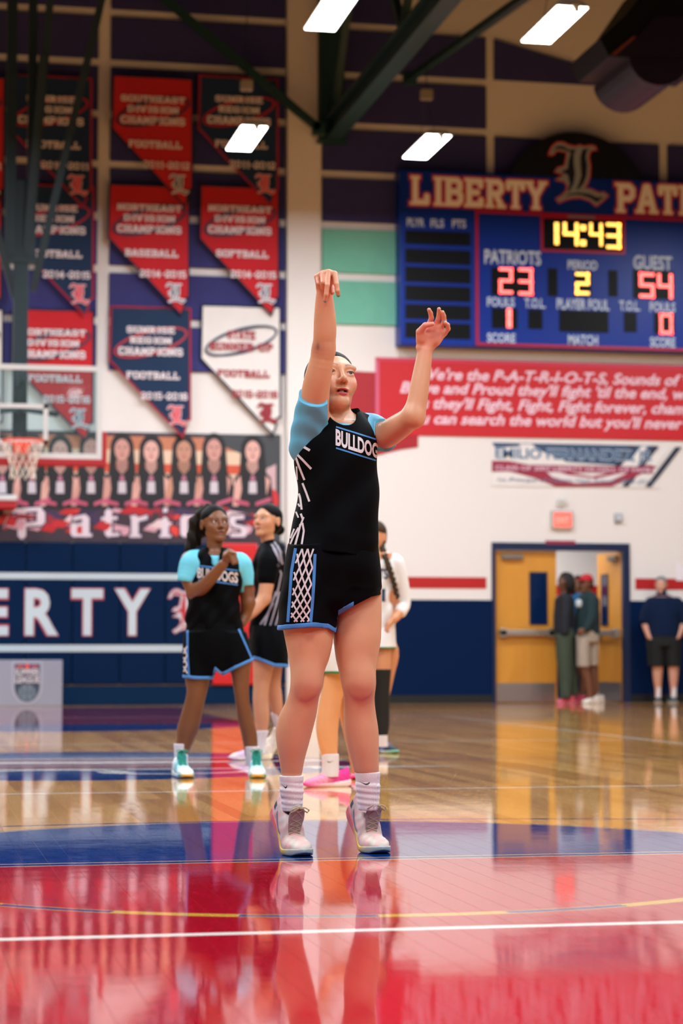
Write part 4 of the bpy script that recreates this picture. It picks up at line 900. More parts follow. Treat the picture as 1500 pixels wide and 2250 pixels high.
# ------------------------------------------------------------------ figure frame: x to the right, y away from the camera side, z up
def rotm(yaw, pitch=0.0, roll=0.0):
    """face looks along -y; yaw + turns it toward +x, pitch + raises it, roll + tips the crown toward +x (degrees)"""
    y, p, r = [math.radians(v) for v in (yaw, pitch, roll)]
    Rz = np.array([[math.cos(y),-math.sin(y),0],[math.sin(y),math.cos(y),0],[0,0,1]])
    Rx = np.array([[1,0,0],[0,math.cos(p),math.sin(p)],[0,-math.sin(p),math.cos(p)]])
    Ry = np.array([[math.cos(r),0,math.sin(r)],[0,1,0],[-math.sin(r),0,math.cos(r)]])
    return Rz @ Rx @ Ry
class Fig:
    def __init__(s, label, D, px0, name='person', cat='person', group=None):
        w_ = at_d(px0, 1432, D); w_[2] = 0; s.o = w_; s.D = D
        s.root = thing(name, label, cat, w_, group, -YAW)
    def P(s, px_, py_, dy=0.0):
        w_ = at_d(px_, py_, s.D + dy) - s.o; return np.array([w_ @ cR, w_ @ cF, w_[2]])
    def secs(s, rows, dys, ry=None, fr=1.0):
        """rows (py, xl, xr): silhouette edges -> loft sections; dys: depth centre per row (or function), ry: depth radius (or ratio)"""
        out = []
        for i, r in enumerate(rows):
            dy = dys[i] if isinstance(dys, (list, tuple)) else dys
            a, b = s.P(r[1], r[0], dy), s.P(r[2], r[0], dy); rx = (b[0]-a[0])/2
            if len(r) > 3: q_ = r[3]
            else: q_ = rx * fr if ry is None else ry
            out.append((a[2], (a[0]+b[0])/2, dy, rx, q_))
        return out
    def cast(s, bvh, px_, py_, off=.0012):
        """point on a garment met by the sight line through a measured pixel"""
        r = ray(px_, py_); r = r / np.linalg.norm(r); L = lambda w_: Vector(((w_ @ cR), (w_ @ cF), w_[2]))
        o_ = L(CAM - s.o); d_ = L(r); hit, n, i, dist = bvh.ray_cast(o_, d_)
        if hit is None: return None
        if n.dot(d_) > 0: n = -n
        return hit + n * off
def bvh_of(V, Q): return BVHTree.FromPolygons(V.tolist(), Q.tolist())
def surf_strip(fig, bvh, quads, step=4.0, off=.0012):
    """quads (4 measured pixels each) laid on a garment; returns V, F"""
    V = []; F = []
    for qd in quads:
        a, b, c, d = [np.array(p, float) for p in qd]
        n1 = max(1, int(max(np.linalg.norm(b-a), np.linalg.norm(c-d))/step)); n2 = max(1, int(max(np.linalg.norm(d-a), np.linalg.norm(c-b))/step))
        idx = {}
        for i in range(n1+1):
            for j in range(n2+1):
                u, v = i/n1, j/n2; p = (1-u)*(1-v)*a + u*(1-v)*b + u*v*c + (1-u)*v*d; h = fig.cast(bvh, p[0], p[1], off)
                if h is not None: idx[i, j] = len(V); V.append(h[:])
        for i in range(n1):
            for j in range(n2):
                k = [idx.get(t_) for t_ in ((i,j),(i+1,j),(i+1,j+1),(i,j+1))]
                if None not in k:
                    p = [Vector(V[x]) for x in k]
                    if max((p[0]-p[2]).length, (p[1]-p[3]).length) < .05: F.append(k)
    return V, F
def surf_shape(fig, bvh, v2, f2, to_px, step=5.0, off=.0016):
    """2D faces mapped to pixels, refined and laid on a garment"""
    bm = bmesh.new(); vs_ = [bm.verts.new((*to_px(p), 0)) for p in v2]
    for q_ in f2:
        try: bm.faces.new([vs_[i] for i in q_])
        except ValueError: pass
    for _ in range(5):
        bmesh.ops.triangulate(bm, faces=bm.faces[:]); E_ = [e for e in bm.edges if e.calc_length() > step]
        if not E_: break
        bmesh.ops.subdivide_edges(bm, edges=E_, cuts=1)
    bmesh.ops.triangulate(bm, faces=bm.faces[:]); bm.verts.index_update(); V = []; ok = {}
    for v in bm.verts:
        h = fig.cast(bvh, v.co.x, v.co.y, off)
        if h is not None: ok[v.index] = len(V); V.append(h[:])
    F = [[ok[v.index] for v in f.verts] for f in bm.faces if all(v.index in ok for v in f.verts)]
    F = [q_ for q_ in F if max((Vector(V[q_[i]])-Vector(V[q_[i-1]])).length for i in range(3)) < .05]
    bm.free(); return V, F
# ------------------------------------------------------------------ head
def head_sdf(g, c, R, s, open_=0.0, eyes=True, jaw=1.0, nose=1.0, lips=1.0, cz=.034, crz=.078):
    p = lambda x, y, z: c + R @ (np.array([x, y, z]) * s)
    E = lambda x, y, z, r, k, op='add': g.ell(p(x,y,z), np.array(r)*s, k*s, op, R)
    E(0,.014,cz,(.073,.092,crz),.02); E(0,-.026,-.010,(.0615,.06,.080),.025); E(0,-.036,-.066,(.041*jaw,.042,.038),.03)
    g.cap(p(-.045*jaw,.0,-.056), p(-.012,-.070,-.094), .014*s, .012*s, .022*s); g.cap(p(.045*jaw,.0,-.056), p(.012,-.070,-.094), .014*s, .012*s, .022*s)
    E(0,-.077,-.094,(.02,.016,.018),.02)
    for sx in (-1, 1):
        E(sx*.039,-.057,-.026,(.021,.022,.022),.03); E(sx*.030,-.076,.024,(.028,.010,.010),.02)
        g.cap(p(sx*.024,-.074,-.052), p(sx*.032,-.070,-.032), .010*s, .012*s, .02*s)
        # ear
        E(sx*.0755,.018,-.004,(.010,.019,.031),.008); E(sx*.084,.013,.0,(.006,.011,.018),.006,'sub')
    # nose
    g.cap(p(0,-.084,.016), p(0,-.103,-.022), .0060*s, .0085*s, .014*s); E(0,-.104*nose,-.027,(.0098,.0108,.0095),.008)
    for sx in (-1, 1):
        E(sx*.0115,-.095,-.031,(.0075,.010,.0078),.007); E(sx*.0062,-.1025,-.0375,(.0036,.0062,.0046),.003,'sub')
    # eye sockets, lids and lid opening
    for sx in (-1, 1):
        E(sx*.032,-.097,.004,(.017,.013,.010),.012,'sub')
        E(sx*.032,-.0735,.002,(.0165,.0165,.0148),.006)
        if eyes: g.ell(p(sx*.032,-.092,.0022), np.array((.0134,.016,.0047))*s, .002*s, 'sub', R @ rotm(0,0,-sx*5))
    # lips
    E(0,-.0885,-.0565,(.0225*lips,.012,.0066),.007); E(0,-.0865,-.0690-open_*.5,(.0195*lips,.0115,.0078),.007)
    E(0,-.099,-.0625-open_*.25,(.0185,.018,.0014+open_*.5),.002,'sub')
def head_cols(V, cols, c, R, s, lip, brow, open_=0.0, cheek=None):
    q = ((V - c) @ R) / s; x, y, z = q.T; f = y < -.05
    yb = .0245 + .0055*(1-((np.abs(x)-.034)/.02)**2)
    b = f & (np.abs(x) > .013) & (np.abs(x) < .054) & (np.abs(z - yb) < .0030 - .0014*np.clip((np.abs(x)-.03)/.024, 0, 1))
    cols[b] = cols[b]*.45 + .55*lin(brow)
    zl = -.0625 - open_*.25
    up = f & (np.abs(x) < .0225) & (z > zl - .001) & (z < zl + (.0105)*(1-(np.abs(x)/.0235)**1.6) - .0018*np.exp(-(x/.004)**2)) & (y < -.084)
    lo = f & (np.abs(x) < .0205) & (z < zl) & (z > zl - (.0145+open_*.6)*(1-(np.abs(x)/.0225)**2)) & (y < -.082)
    cols[up | lo] = lin(lip)
    if cheek is not None:
        for sx in (-1, 1): w_ = np.exp(-(((x-sx*.044)/.02)**2 + ((z+.03)/.017)**2)) * f; cols += (lin(cheek) - cols) * (w_*.35)[:, None]
    n_ = f & (np.hypot(np.abs(x)-.0062, z+.0365) < .0034) & (y > -.1) & (y < -.088); cols[n_] *= .45
    m = f & (np.abs(x) < .0175) & (np.abs(z-zl) < .0012+open_*.45) & (y > -.092); cols[m] = lin((70,22,22))
def uv_ball(n=16, m=24):
    V = [(math.sin(math.pi*i/n)*math.cos(2*math.pi*j/m), math.sin(math.pi*i/n)*math.sin(2*math.pi*j/m), math.cos(math.pi*i/n)) for i in range(n+1) for j in range(m)]
    F = [(i*m+j, (i+1)*m+j, (i+1)*m+(j+1)%m, i*m+(j+1)%m) for i in range(n) for j in range(m)]
    return np.array(V), np.array(F)
def eyes_for(fig, c, R, s, gaze=(0, 0), iris=(70,46,30)):
    BV, BF = uv_ball(28, 36)
    for sx in (-1, 1):
        G = R @ rotm(gaze[0], gaze[1]); ctr = c + R @ (np.array([sx*.032,-.0735,.002])*s)
        # ball pole along the gaze (-y)
        L = np.stack([BV[:,0], -BV[:,2], BV[:,1]], 1); col = np.tile(lin((226,220,216)), (len(L),1)); a = np.degrees(np.arccos(np.clip(BV[:,2],-1,1)))
        col[a < 29] = lin(iris); col[a < 31] *= np.where(a[a < 31] > 25, .45, 1)[:, None]; col[a < 13] = lin((10,8,8))
        o = fast_obj('eye', ctr + (L*.0128*s) @ G.T, BF, mat('eye', attr=True, rough=.08), fig.root, col)
        # upper lashes: short dark fringe along the lid edge
        lash = MB()
        for k in range(25):
            t_ = -1 + 2*k/24; xx = .0138*t_; zz = .0022 + .0049*math.sqrt(max(0,1-t_*t_*.98)); b0 = c + R @ (np.array([sx*.032+xx, -.0735-.0152*math.sqrt(max(.02,1-(xx/.0158)**2)), zz])*s)
            b1 = b0 + R @ (np.array([t_*.002+sx*.0012, -.0026, .0014])*s); lash.tube([b0,(b0+b1)/2+R@np.array([0,-.0006,-.0004]),b1],[.0006,.0005,.0002],4)
        lo_ = lash.build('eyelashes', mat('lash',(14,10,10),rough=.6), o, local=True)
# ------------------------------------------------------------------ hand from knuckle paths
def hand_sdf(g, wrist_pts, fingers, thumb, palm_r=.0125, k=.007, pal=None):
    for st, pts in zip(wrist_pts, fingers): g.cap(st, pts[0], palm_r+.0015, .0105, .012)
    n = len(fingers)
    for i in range(n-1): # web between neighbouring metacarpals
        a0, a1 = np.array(wrist_pts[i]), np.array(wrist_pts[i+1]); b0, b1 = np.array(fingers[i][0]), np.array(fingers[i+1][0])
        g.cap((a0+a1)/2, (b0+b1)/2*.94+(a0+a1)/2*.06, palm_r, .0088, .012)
    if pal is not None:
        for c, r in pal: g.ell(c, r, .015)
    for pts in fingers:
        r = [.0098,.0088,.0080,.0068] if len(pts) == 4 else [.0090,.0080,.0066]
        for i in range(len(pts)-1): g.cap(pts[i], pts[i+1], r[i], r[i+1], .0022 if i else .003)
    r = [.0135,.0118,.0100,.0078] if len(thumb) == 4 else [.012,.0100,.0080]
    for i in range(len(thumb)-1): g.cap(thumb[i], thumb[i+1], r[i], r[i+1], .006 if i == 0 else .0022)
def generic_hand(g, w_, d, side, nrm, sc=1.0, curl=(25,30,20), thumb_in=.4):
    """relaxed or closed hand: w_ wrist, d pointing along the palm, side toward the thumb, nrm out of the palm"""
    d, side, nrm = [np.asarray(v, float)/np.linalg.norm(v) for v in (d, side, nrm)]; w_ = np.asarray(w_, float)
    L = [(.082,.040,.024,.019,.026),(.086,.045,.028,.020,.008),(.082,.041,.026,.020,-.011),(.074,.032,.020,.017,-.028)]; fs = []; ws = []
    for (m, a, b, c, off) in L:
        k0 = w_ + (d*m + side*off)*sc; pts = [k0]; ang = 0; p = k0
        for ln, cu in zip((a, b, c), curl): ang += math.radians(cu); p = p + (d*math.cos(ang) + nrm*math.sin(ang))*ln*sc; pts.append(p)
        fs.append(pts); ws.append(w_ + side*off*.7*sc + d*.008*sc)
    t0 = w_ + (d*.02 + side*.022 + nrm*.008)*sc; t1 = t0 + (d*.035 + side*.024*(1-thumb_in) + side*.008 + nrm*.016)*sc; t2 = t1 + (d*.03 + side*.004*(1-2*thumb_in) + nrm*.014*thumb_in)*sc; t3 = t2 + (d*.024 - side*.014*thumb_in + nrm*.008*thumb_in)*sc
    hand_sdf(g, ws, fs, [t0,t1,t2,t3], .0125*sc)
# ------------------------------------------------------------------ shoe
def make_shoe(fig, ball, yaw, bend=0.0, cols=None, L=.275, mirror=1, lift=0.0, swoosh=True, lace=(176,160,140), parent_name='shoe', detail=True):
    """athletic shoe; ball = floor point under the ball of the foot, yaw + turns the toe toward +x, bend raises the heel"""
    h = .0026 if detail else .005; k = L/.275; LB = .19
    ax = lambda: Grid(np.arange(-.068,.07,h), np.arange(-.008,.165,h), np.arange(-.02,.30,h))
    up = ax()
    up.loft([(-.004,0,.05,.014,.030),(.006,0,.053,.027,.045),(.03,0,.052,.035,.054),(.07,0,.05,.036,.054),(.11,0,.045,.039,.052),(.145,.001,.040,.0425,.044),(.175,.002,.034,.045,.035),(.205,.004,.029,.0465,.029),(.235,.004,.026,.042,.025),(.257,.003,.022,.031,.020),(.272,.002,.018,.016,.013),(.277,.001,.016,.006,.007)], .004, pw=2.3)
    up.ell((0,.090,.010),(.022,.020,.012),.012)                                   # heel tab
    up.cap((0,.085,.125),(0,.128,.098),.020,.017,.010,sq=((0,-.5,.8),2.2)) if False else None
    up.ell((0,.126,.064),(.0290,.062,.046),.006,'sub')                             # ankle opening
    X, Y, Z = up.co((slice(None),)*3); up.f += (.0011*np.sin(Z*330+X*60+Y*40)*np.clip((Z-.185)/.02,0,1)*np.clip((.25-Z)/.02,0,1) + .0008*np.sin(X*160+Z*120)*np.sin(Y*140-Z*70)).astype(np.float32)
    up.plane((0,.012,0),(0,-1,0))
    # quarter panel seams
    V, Q = up.mesh(); V = relax(V, Q, 2)
    so = ax(); so.loft([(-.012,0,.02,.012,.03),(-.004,0,.02,.026,.034),(.02,0,.02,.0365,.036),(.06,0,.02,.038,.036),(.11,0,.02,.038,.034),(.15,.001,.02,.044,.032),(.20,.004,.018,.0505,.03),(.235,.004,.016,.047,.028),(.262,.003,.016,.035,.026),(.280,.002,.018,.018,.02),(.286,.001,.018,.006,.012)], .004, pw=2.6)
    X, Y, Z = so.co((slice(None),)*3); top = np.interp(so.a[2], [0,.05,.12,.2,.28], [.040,.033,.024,.021,.026]).astype(np.float32)[None,None,:]; bot = np.interp(so.a[2], [-.01,.02,.2,.25,.286], [.010,0,0,.002,.014]).astype(np.float32)[None,None,:]
    so.f = np.maximum(so.f, np.maximum(Y - top, bot - Y)); SV, SQ = so.mesh(); SV = relax(SV, SQ, 1)
    to = Grid(np.arange(-.04,.04,h), np.arange(.03,.16,h), np.arange(.05,.2,h))
    to.chain([(0,.062,.170),(0,.086,.140),(0,.108,.124),(0,.128,.118)],[.023,.025,.029,.026],.01,sq=((0,.5,.85),3.6)); TV, TQ = to.mesh(); TV = relax(TV, TQ, 1)
    th = math.radians(bend)
    def place(v):
        v = np.asarray(v, float); x, hh, l = v[:,0]*mirror, v[:,1], v[:,2]; dl = LB - l
        s_ = np.clip((dl+.03)/.10, 0, 1); a = th*(s_*s_*(3-2*s_)); y = np.where(dl > -.03, dl*np.cos(a) - hh*np.sin(a), dl); z = np.where(dl > -.03, np.maximum(dl,0)*np.sin(a) + hh*np.cos(a), hh)
        yw = math.radians(yaw); p = np.stack([x*k, y*k, z*k], 1); c_, s2 = math.cos(yw), math.sin(yw)
        q = np.stack([p[:,0]*c_ - p[:,1]*s2, p[:,0]*s2 + p[:,1]*c_, p[:,2]], 1); return q + np.array([ball[0], ball[1], lift])
    fl_ = lambda F: (F[:, ::-1] if mirror > 0 else F)
    cu, cs = cols
    o = fast_obj(parent_name, place(V), fl_(Q), mat('shoe_upper', attr=True, rough=.7, bump=.5, bscale=900), fig.root, cu(V))
    fast_obj('sole', place(SV), fl_(SQ), mat('shoe_sole', attr=True, rough=.5), o, cs(SV))
    fast_obj('tongue', place(TV), fl_(TQ), mat('shoe_tongue', attr=True, rough=.8), o, np.tile(lin(cols_t(cols)), (len(TV),1)))
    if detail:
        bv = bvh_of(V, Q); bt = bvh_of(TV, TQ); lm = mat('lace_%d_%d_%d' % lace, lace, rough=.85)
        def topat(x, l):
            hs = [b.ray_cast(Vector((x,.25,l)), Vector((0,-1,0)))[0] for b in (bv, bt)]; hs = [q_.y for q_ in hs if q_ is not None]; return max(hs) if hs else .05
        lc = MB()
        rows = [.118,.132,.146,.160,.174]
        for i, l in enumerate(rows):
            for sg in (1, -1):
                l2 = rows[i-1] if i else l
                pts = [(sg*x, topat(sg*x, l + (l2-l)*(x+.02)/.04) + .0022, l + (l2-l)*(x+.02)/.04) for x in np.linspace(-.02,.02,9)]; lc.tube(place(np.array(pts)), .0024*k, 6)
        for sg in (-1, 1):   # bow: two loops and two ends
            loop = [(0,0,0),(sg*.018,.010,.012),(sg*.034,.004,.026),(sg*.030,-.004,.034),(sg*.014,.003,.020),(0,.002,.002)]; b0 = np.array([0, topat(0,.116)+.004, .116])
            lc.tube(place(np.array([b0+np.array(q_) for q_ in loop])), .0023*k, 6); end = [(0,0,0),(sg*.012,.008,.018),(sg*.020,.0,.040),(sg*.024,-.006,.056)]
            lc.tube(place(np.array([b0+np.array(q_) for q_ in end])), .0022*k, 6)
        lc.tube(place(np.array([b0+np.array((-.006,.002,0)), b0+np.array((.006,.002,0))])), .0045*k, 8)
        lc.build('laces', lm, o, True, local=True)
        if swoosh:
            for sd in (-1, 1):
                ctrl = [(.052,.066),(.066,.050),(.085,.036),(.106,.030),(.128,.034),(.124,.024),(.104,.018),(.084,.022),(.066,.036),(.054,.054)]; sv = []; 
                me_v = []; me_f = []
                bm = bmesh.new(); vs_ = [bm.verts.new((l, hh+.006, 0)) for l, hh in ctrl]; bm.faces.new(vs_); bmesh.ops.triangulate(bm, faces=bm.faces[:]); bmesh.ops.subdivide_edges(bm, edges=bm.edges[:], cuts=3, use_grid_fill=True); bmesh.ops.triangulate(bm, faces=bm.faces[:]); bm.verts.index_update()
                ok = {}
                for v in bm.verts:
                    ht, n, _, _ = bv.ray_cast(Vector((sd*.15, v.co.y, v.co.x)), Vector((-sd,0,0)))
                    if ht is not None: ok[v.index] = len(me_v); me_v.append((ht.x + sd*.0012, ht.y, ht.z))
                me_f = [[ok[v.index] for v in f.verts] for f in bm.faces if all(v.index in ok for v in f.verts)]; bm.free()
                if me_f: mesh_obj('side_mark', place(np.array(me_v)), me_f, mat('swoosh_%s' % str(cols[1].mark), cols[1].mark, rough=.5), o, local=True)
    return o
def cols_t(cols): return getattr(cols[1], 'tongue', (150,140,140))
def shoe_cols(upper, sole, mark=(130,150,170), tongue=(150,140,140), accents=(), mott=None):
    """upper / sole: list of (position along the foot 0..1, colour); accents: (l0,l1,h0,h1,colour)"""
    def ramp(st, t):
        xs = [a for a, _ in st]; c = np.array([lin(b) for _, b in st]); return np.stack([np.interp(t, xs, c[:,i]) for i in range(3)], 1)
    def cu(V):
        t = V[:,2]/.275; c = ramp(upper, t); n_ = np.sin(V[:,0]*130+V[:,2]*90)*np.sin(V[:,1]*120-V[:,2]*60); c = c*(1+.10*n_[:,None])
        if mott is not None:
            q_ = np.sin(V[:,0]*95+V[:,2]*61+1)*np.sin(V[:,1]*83-V[:,2]*47)+.6*np.sin(V[:,2]*140+V[:,0]*120)*np.sin(V[:,1]*160); w_ = np.clip(q_*1.3+.35,0,1)[:,None]; c = c*(1-w_)+lin(mott)*w_
        for a in accents: m = (np.abs(V[:,0]) > .012) & (V[:,2] > a[0]) & (V[:,2] < a[1]) & (V[:,1] > a[2]) & (V[:,1] < a[3]); c[m] = lin(a[4])
        return c
    def cs(V): return ramp(sole, V[:,2]/.275)
    cs.mark = mark; cs.tongue = tongue; return (cu, cs)
# ================================================================== MAIN PLAYER
black_knit = mat('black_knit',(3,4,7),rough=.62,bump=.3,bscale=1400,spec=.06); sky = mat('sky_blue_knit',(92,176,212),rough=.55,bump=.2,bscale=1200); trimb = mat('trim_blue',(62,128,200),rough=.55); whitep = mat('white_print',(214,206,212),rough=.6)
sock_m = mat('sock_white',(222,214,218),rough=.9,bump=.5,bscale=500); inkp = mat('ink_print',(14,14,18),rough=.6)
def swoosh_pts(n=10):
    """tick mark on a unit box"""
    lo = [(0,.62),(.04,.30),(.16,.08),(.32,.04),(.55,.26),(1.0,.92)]; hi = [(1.0,.92),(.55,.42),(.36,.32),(.22,.34),(.12,.46),(.04,.72)]
    return lo + hi[1:]
F = Fig('basketball player on tiptoe with both arms raised, black jersey and shorts, pink shoes', 7.61, 740)
P = F.P
def main_body():
    zs = np.concatenate([np.arange(.03,1.46,.0042), np.arange(1.46,2.12,.0022)])
    g = Grid(np.arange(-.27,.45,.0025), np.arange(-.40,.22,.0028), zs)
    # legs from the silhouette
    l1 = [(1250,628,742),(1330,619,737),(1385,622,733),(1400,625,732),(1450,634,722),(1480,638,711),(1505,638,706),(1525,634,702),(1545,626,699),(1570,614,695),(1603,606,687),(1640,608,677),(1670,613,669),(1700,618,663),(1715,622,659),(1740,623,658),(1775,625,658)]
    y1 = [0,-.01,-.02,-.022,-.03,-.042,-.045,-.035,-.02,-.005,.008,.012,.015,.02,.022,.024,.026]
    l2 = [(1250,735,836),(1330,729,838),(1385,731,837.5),(1400,732,837),(1450,738,829),(1480,745,824),(1505,750,823),(1525,754,822.5),(1545,755,823),(1570,755,826),(1603,756,831),(1640,763,832),(1670,771,832),(1700,780,831),(1715,787,827),(1740,789,826),(1775,791,825)]
    y2 = [v+.06 for v in y1]
    fr = [1.02,1.05,1.05,1.05,1.05,1.02,.98,.96,.96,1.0,1.06,1.08,1.05,1.04,1.02,1.02,1.02]
    for rows, ys in ((l1,y1),(l2,y2)):
        S = F.secs(rows, ys); S = [(a,b,c,d,d*q) for (a,b,c,d,_), q in zip(S, fr)]; g.loft(S, .012)
    # knees: patella, side hollows and shin ridge
    for (kx, ky, dy) in ((678,1502,-.074),(796,1500,-.014)):
        g.ell(P(kx,ky,dy),(.024,.010,.030),.05)
    # pelvis, trunk, neck
    g.loft(F.secs([(930,690,800,.07),(955,662,820,.09),(1000,664,814,.10),(1060,672,812,.098),(1120,672,812,.10),(1180,652,815,.115),(1240,640,822,.118),(1290,650,826,.10)], .0), .04)
    g.cap(P(746,948,.015), P(738,880,.03), .050, .044, .02); g.cap(P(690,935,-.05), P(810,945,.06), .05, .05, .03)
    # raised shooting arm
    g.chain([P(688,935,-.06),P(693,860,-.13),P(704,805,-.165),P(711,768,-.18)],[.054,.0485,.043,.0365],.03)
    g.chain([P(711,768,-.18),P(713.5,732,-.197),P(713.5,700,-.21),P(712.5,660,-.228),P(713,636,-.24)],[.0370,.0392,.0375,.0310,.0262],.02,sq=((1,.2,0),1.0))
    g.ell(P(703,768,-.17),(.018,.02,.022),.02)
    # guide arm
    g.chain([P(812,950,.06),P(842,957,.0),P(875,938,-.07),P(908,914,-.145)],[.054,.0485,.0445,.037],.03)
    g.chain([P(908,914,-.145),P(916,882,-.142),P(922,845,-.138),P(929,802,-.132),P(933,772,-.13)],[.0370,.0350,.0325,.0288,.0250],.02)
    g.ell(P(913,926,-.15),(.02,.022,.018),.02)
    # hands
    h1 = dict(i=[P(735,602,-.30),P(739,625,-.327),P(741,639,-.329),P(743,649,-.322)], m=[P(721,598,-.305),P(719,627,-.337),P(716.5,647,-.338),P(714,661,-.328)], r=[P(708,601,-.30),P(709.5,621,-.327),P(709,632,-.30),P(711,627,-.275)], p=[P(696.5,608,-.285),P(700,623,-.306),P(703,629,-.283)])
    hand_sdf(g, [P(724,629,-.245),P(718,628,-.243),P(711,629,-.243),P(704,631,-.242)], [h1['i'],h1['m'],h1['r'],h1['p']], [P(723,632,-.25),P(728,633,-.272),P(729.5,643,-.283)])
    h2 = dict(i=[P(943,713,-.14),P(947.5,699,-.155),P(945.5,688,-.166),P(942,680.5,-.176)], m=[P(957,714,-.145),P(963,700,-.160),P(964.5,688,-.171),P(964,679,-.182)], r=[P(968,720,-.145),P(975.5,705,-.160),P(974.5,694,-.171),P(972,686,-.180)], p=[P(976,732,-.14),P(984,722.5,-.152),P(983,714,-.163),P(978,709.5,-.171)])
    hand_sdf(g, [P(923,762,-.13),P(930,764,-.13),P(937,765,-.13),P(943,763,-.13)], [h2['i'],h2['m'],h2['r'],h2['p']], [P(922,750,-.135),P(921,729,-.158),P(934,714.5,-.176),P(950,712,-.18)], .0135, pal=[(P(925,738,-.150),(.015,.013,.024)),(P(960,744,-.140),(.012,.012,.022)),(P(943,738,-.134),(.024,.013,.034))])
    # head
    hc, hR, hs = P(727,839,.03), rotm(23,13,3), 1.09; OP = .006
    head_sdf(g, hc, hR, hs, OP, cz=.027, crz=.071)
    V, Q = g.mesh(); V = relax(V, Q, 1, .4)
    base = lin((212,156,122)); cols = np.tile(base, (len(V),1)); z = V[:,2]
    # hands and knees a little redder
    for c, r, col in [(P(716,640,-.29),.06,(214,134,112)),(P(945,725,-.15),.07,(222,140,124)),(P(676,1508,-.07),.04,(198,138,114)),(P(795,1506,-.01),.04,(198,138,114)),(P(702,767,-.2),.03,(176,104,82))]:
        w_ = np.exp(-(np.linalg.norm(V-c,axis=1)/r)**2); cols += (lin(col)-cols)*w_[:,None]
    sc = P(698,762,-.215); m_ = np.exp(-((V[:,0]-sc[0])/.006)**2-((V[:,2]-sc[2])/.012)**2)*(np.linalg.norm(V-sc,axis=1)<.05); cols += (lin((120,88,80))-cols)*(m_*.8)[:,None]
    head_cols(V, cols, hc, hR, hs, (186,84,82), (70,44,36), OP, (222,132,116))
    for tip, prev in ((h1['i'][3],h1['i'][2]),(h1['m'][3],h1['m'][2]),(h2['i'][3],h2['i'][2]),(h2['m'][3],h2['m'][2]),(h2['r'][3],h2['r'][2]),(h2['p'][3],h2['p'][2])):
        d = (tip-prev)/np.linalg.norm(tip-prev); q_ = tip + d*.003; up = tip is h1['i'][3] or tip is h1['m'][3]
        m_ = (np.linalg.norm(V-q_,axis=1) < .0085) & (((V-tip)@np.array([0,-1 if up else 1,0])) > .0005); cols[m_] = lin((116,160,146))
    o = fast_obj('body', V, Q, skin_mat('skin_light'), F.root, cols); return hc, hR, hs, OP
hc, hR, hs, OP = main_body()
eyes_for(F, hc, hR, hs, (6,12), (58,44,40))
# teeth behind the parted lips
tg = Grid.uni(hc+np.array((-.06,-.16,-.12)), hc+np.array((.12,.02,.06)), .002); tg.ell(hc+hR@(np.array([0,-.072,-.0615])*hs),(.016*hs,.016*hs,.0055*hs),0,R=hR); V,Q = tg.mesh(); fast_obj('teeth', V, Q, mat('teeth',(226,214,204),rough=.25), F.root)
# hair: slicked back, small bun behind
def slick_hair(fig, c, R, s, m, tail=None, h=.0035, line=.066, extra=None, lo=.14, dz=0.0, dr=0.0):
    g = Grid.uni(c-np.array((lo,lo,lo+.02)), c+np.array((lo,lo+.04,lo)), h); E = lambda x,y,z,r,k,op='add': g.ell(c+R@(np.array([x,y,z])*s), np.array(r)*s, k*s, op, R)
    E(0,.016,.036+dz,(.0775,.096,.0825+dr),.0); E(0,.05,-.01,(.066,.062,.068),.02)
    # hairline: open face, temples and ears
    E(0,-.118-(.066-line),.004+dz*.5,(.064,.082,.078+dr*.6),.008,'sub'); n_ = R@np.array([0,-.62,-.78]); g.plane(c+R@(np.array([0,-.02,-.035])*s), n_)
    for sx in (-1,1): E(sx*.085,-.03,-.02,(.03,.05,.055),.01,'sub'); E(sx*.085,.018,-.012,(.02,.026,.034),.006,'sub')
    if extra: extra(g, E)
    V, Q = g.mesh(); V = relax(V, Q, 1)
    return fast_obj('hair', V, Q, m, fig.root)
hair_dark = mat('hair_dark',(16,11,9),rough=.55,spec=.12,noise=.4,nscale=60,bump=.6,bscale=160,stretch=(6,1,1)); hair_black = mat('hair_black',(7,6,7),rough=.55,spec=.12,noise=.4,nscale=60,bump=.6,bscale=160,stretch=(6,1,1))
slick_hair(F, hc, hR, hs, hair_dark, dz=-.007, dr=-.007, extra=lambda g,E: (E(0,.105,.03,(.034,.032,.034),.012), E(0,.07,-.06,(.03,.03,.03),.02)))
# ---- undershirt
g = Grid(np.arange(-.24,.26,.003), np.arange(-.26,.2,.003), np.arange(1.22,1.72,.003))
g.chain([P(676,985,-.02),P(682,940,-.055),P(692,872,-.125),P(694,850,-.135)],[.066,.066,.0575,.056],.03)
g.chain([P(790,965,.06),P(818,954,.05),P(848,957,-.012)],[.066,.062,.056],.03)
g.loft(F.secs([(912,712,790,.062),(935,676,812,.085),(960,660,822,.10),(1000,662,820,.105)], .0), .03)
g.cap(P(742,952,.01),P(746,912,.008),.060,.054,.02); g.cap(P(690,930,-.05),P(814,944,.06),.057,.057,.02)
X,Y,Z = g.co((slice(None),)*3); a = P(663,862,-.13); b = P(722,856,-.13)
n_ = np.array([.06,-.74,.67]); c_ = P(690,866,-.125)
sl = g.box((-.24,-.26,1.5),(P(726,900)[0],.2,1.75)); g.plane(c_, n_, sl=sl)
wr = (.0022*np.sin((X*.4+Z*.9)*120+Y*40)*np.exp(-((X-P(680,0)[0])/.08)**2)).astype(np.float32); g.f += wr
c2 = P(843,958,-.006); n2 = np.array([.50,-.84,.12]); sl = g.box((P(826,950)[0],-.26,1.2),(.3,.2,1.75)); g.plane(c2, n2, sl=sl)
n3 = np.array([.14,-.35,.92]); sl = g.box((P(722,900)[0],-.2,1.45),(P(800,900)[0],.2,1.75)); g.plane(P(762,928,-.055), n3, sl=sl)
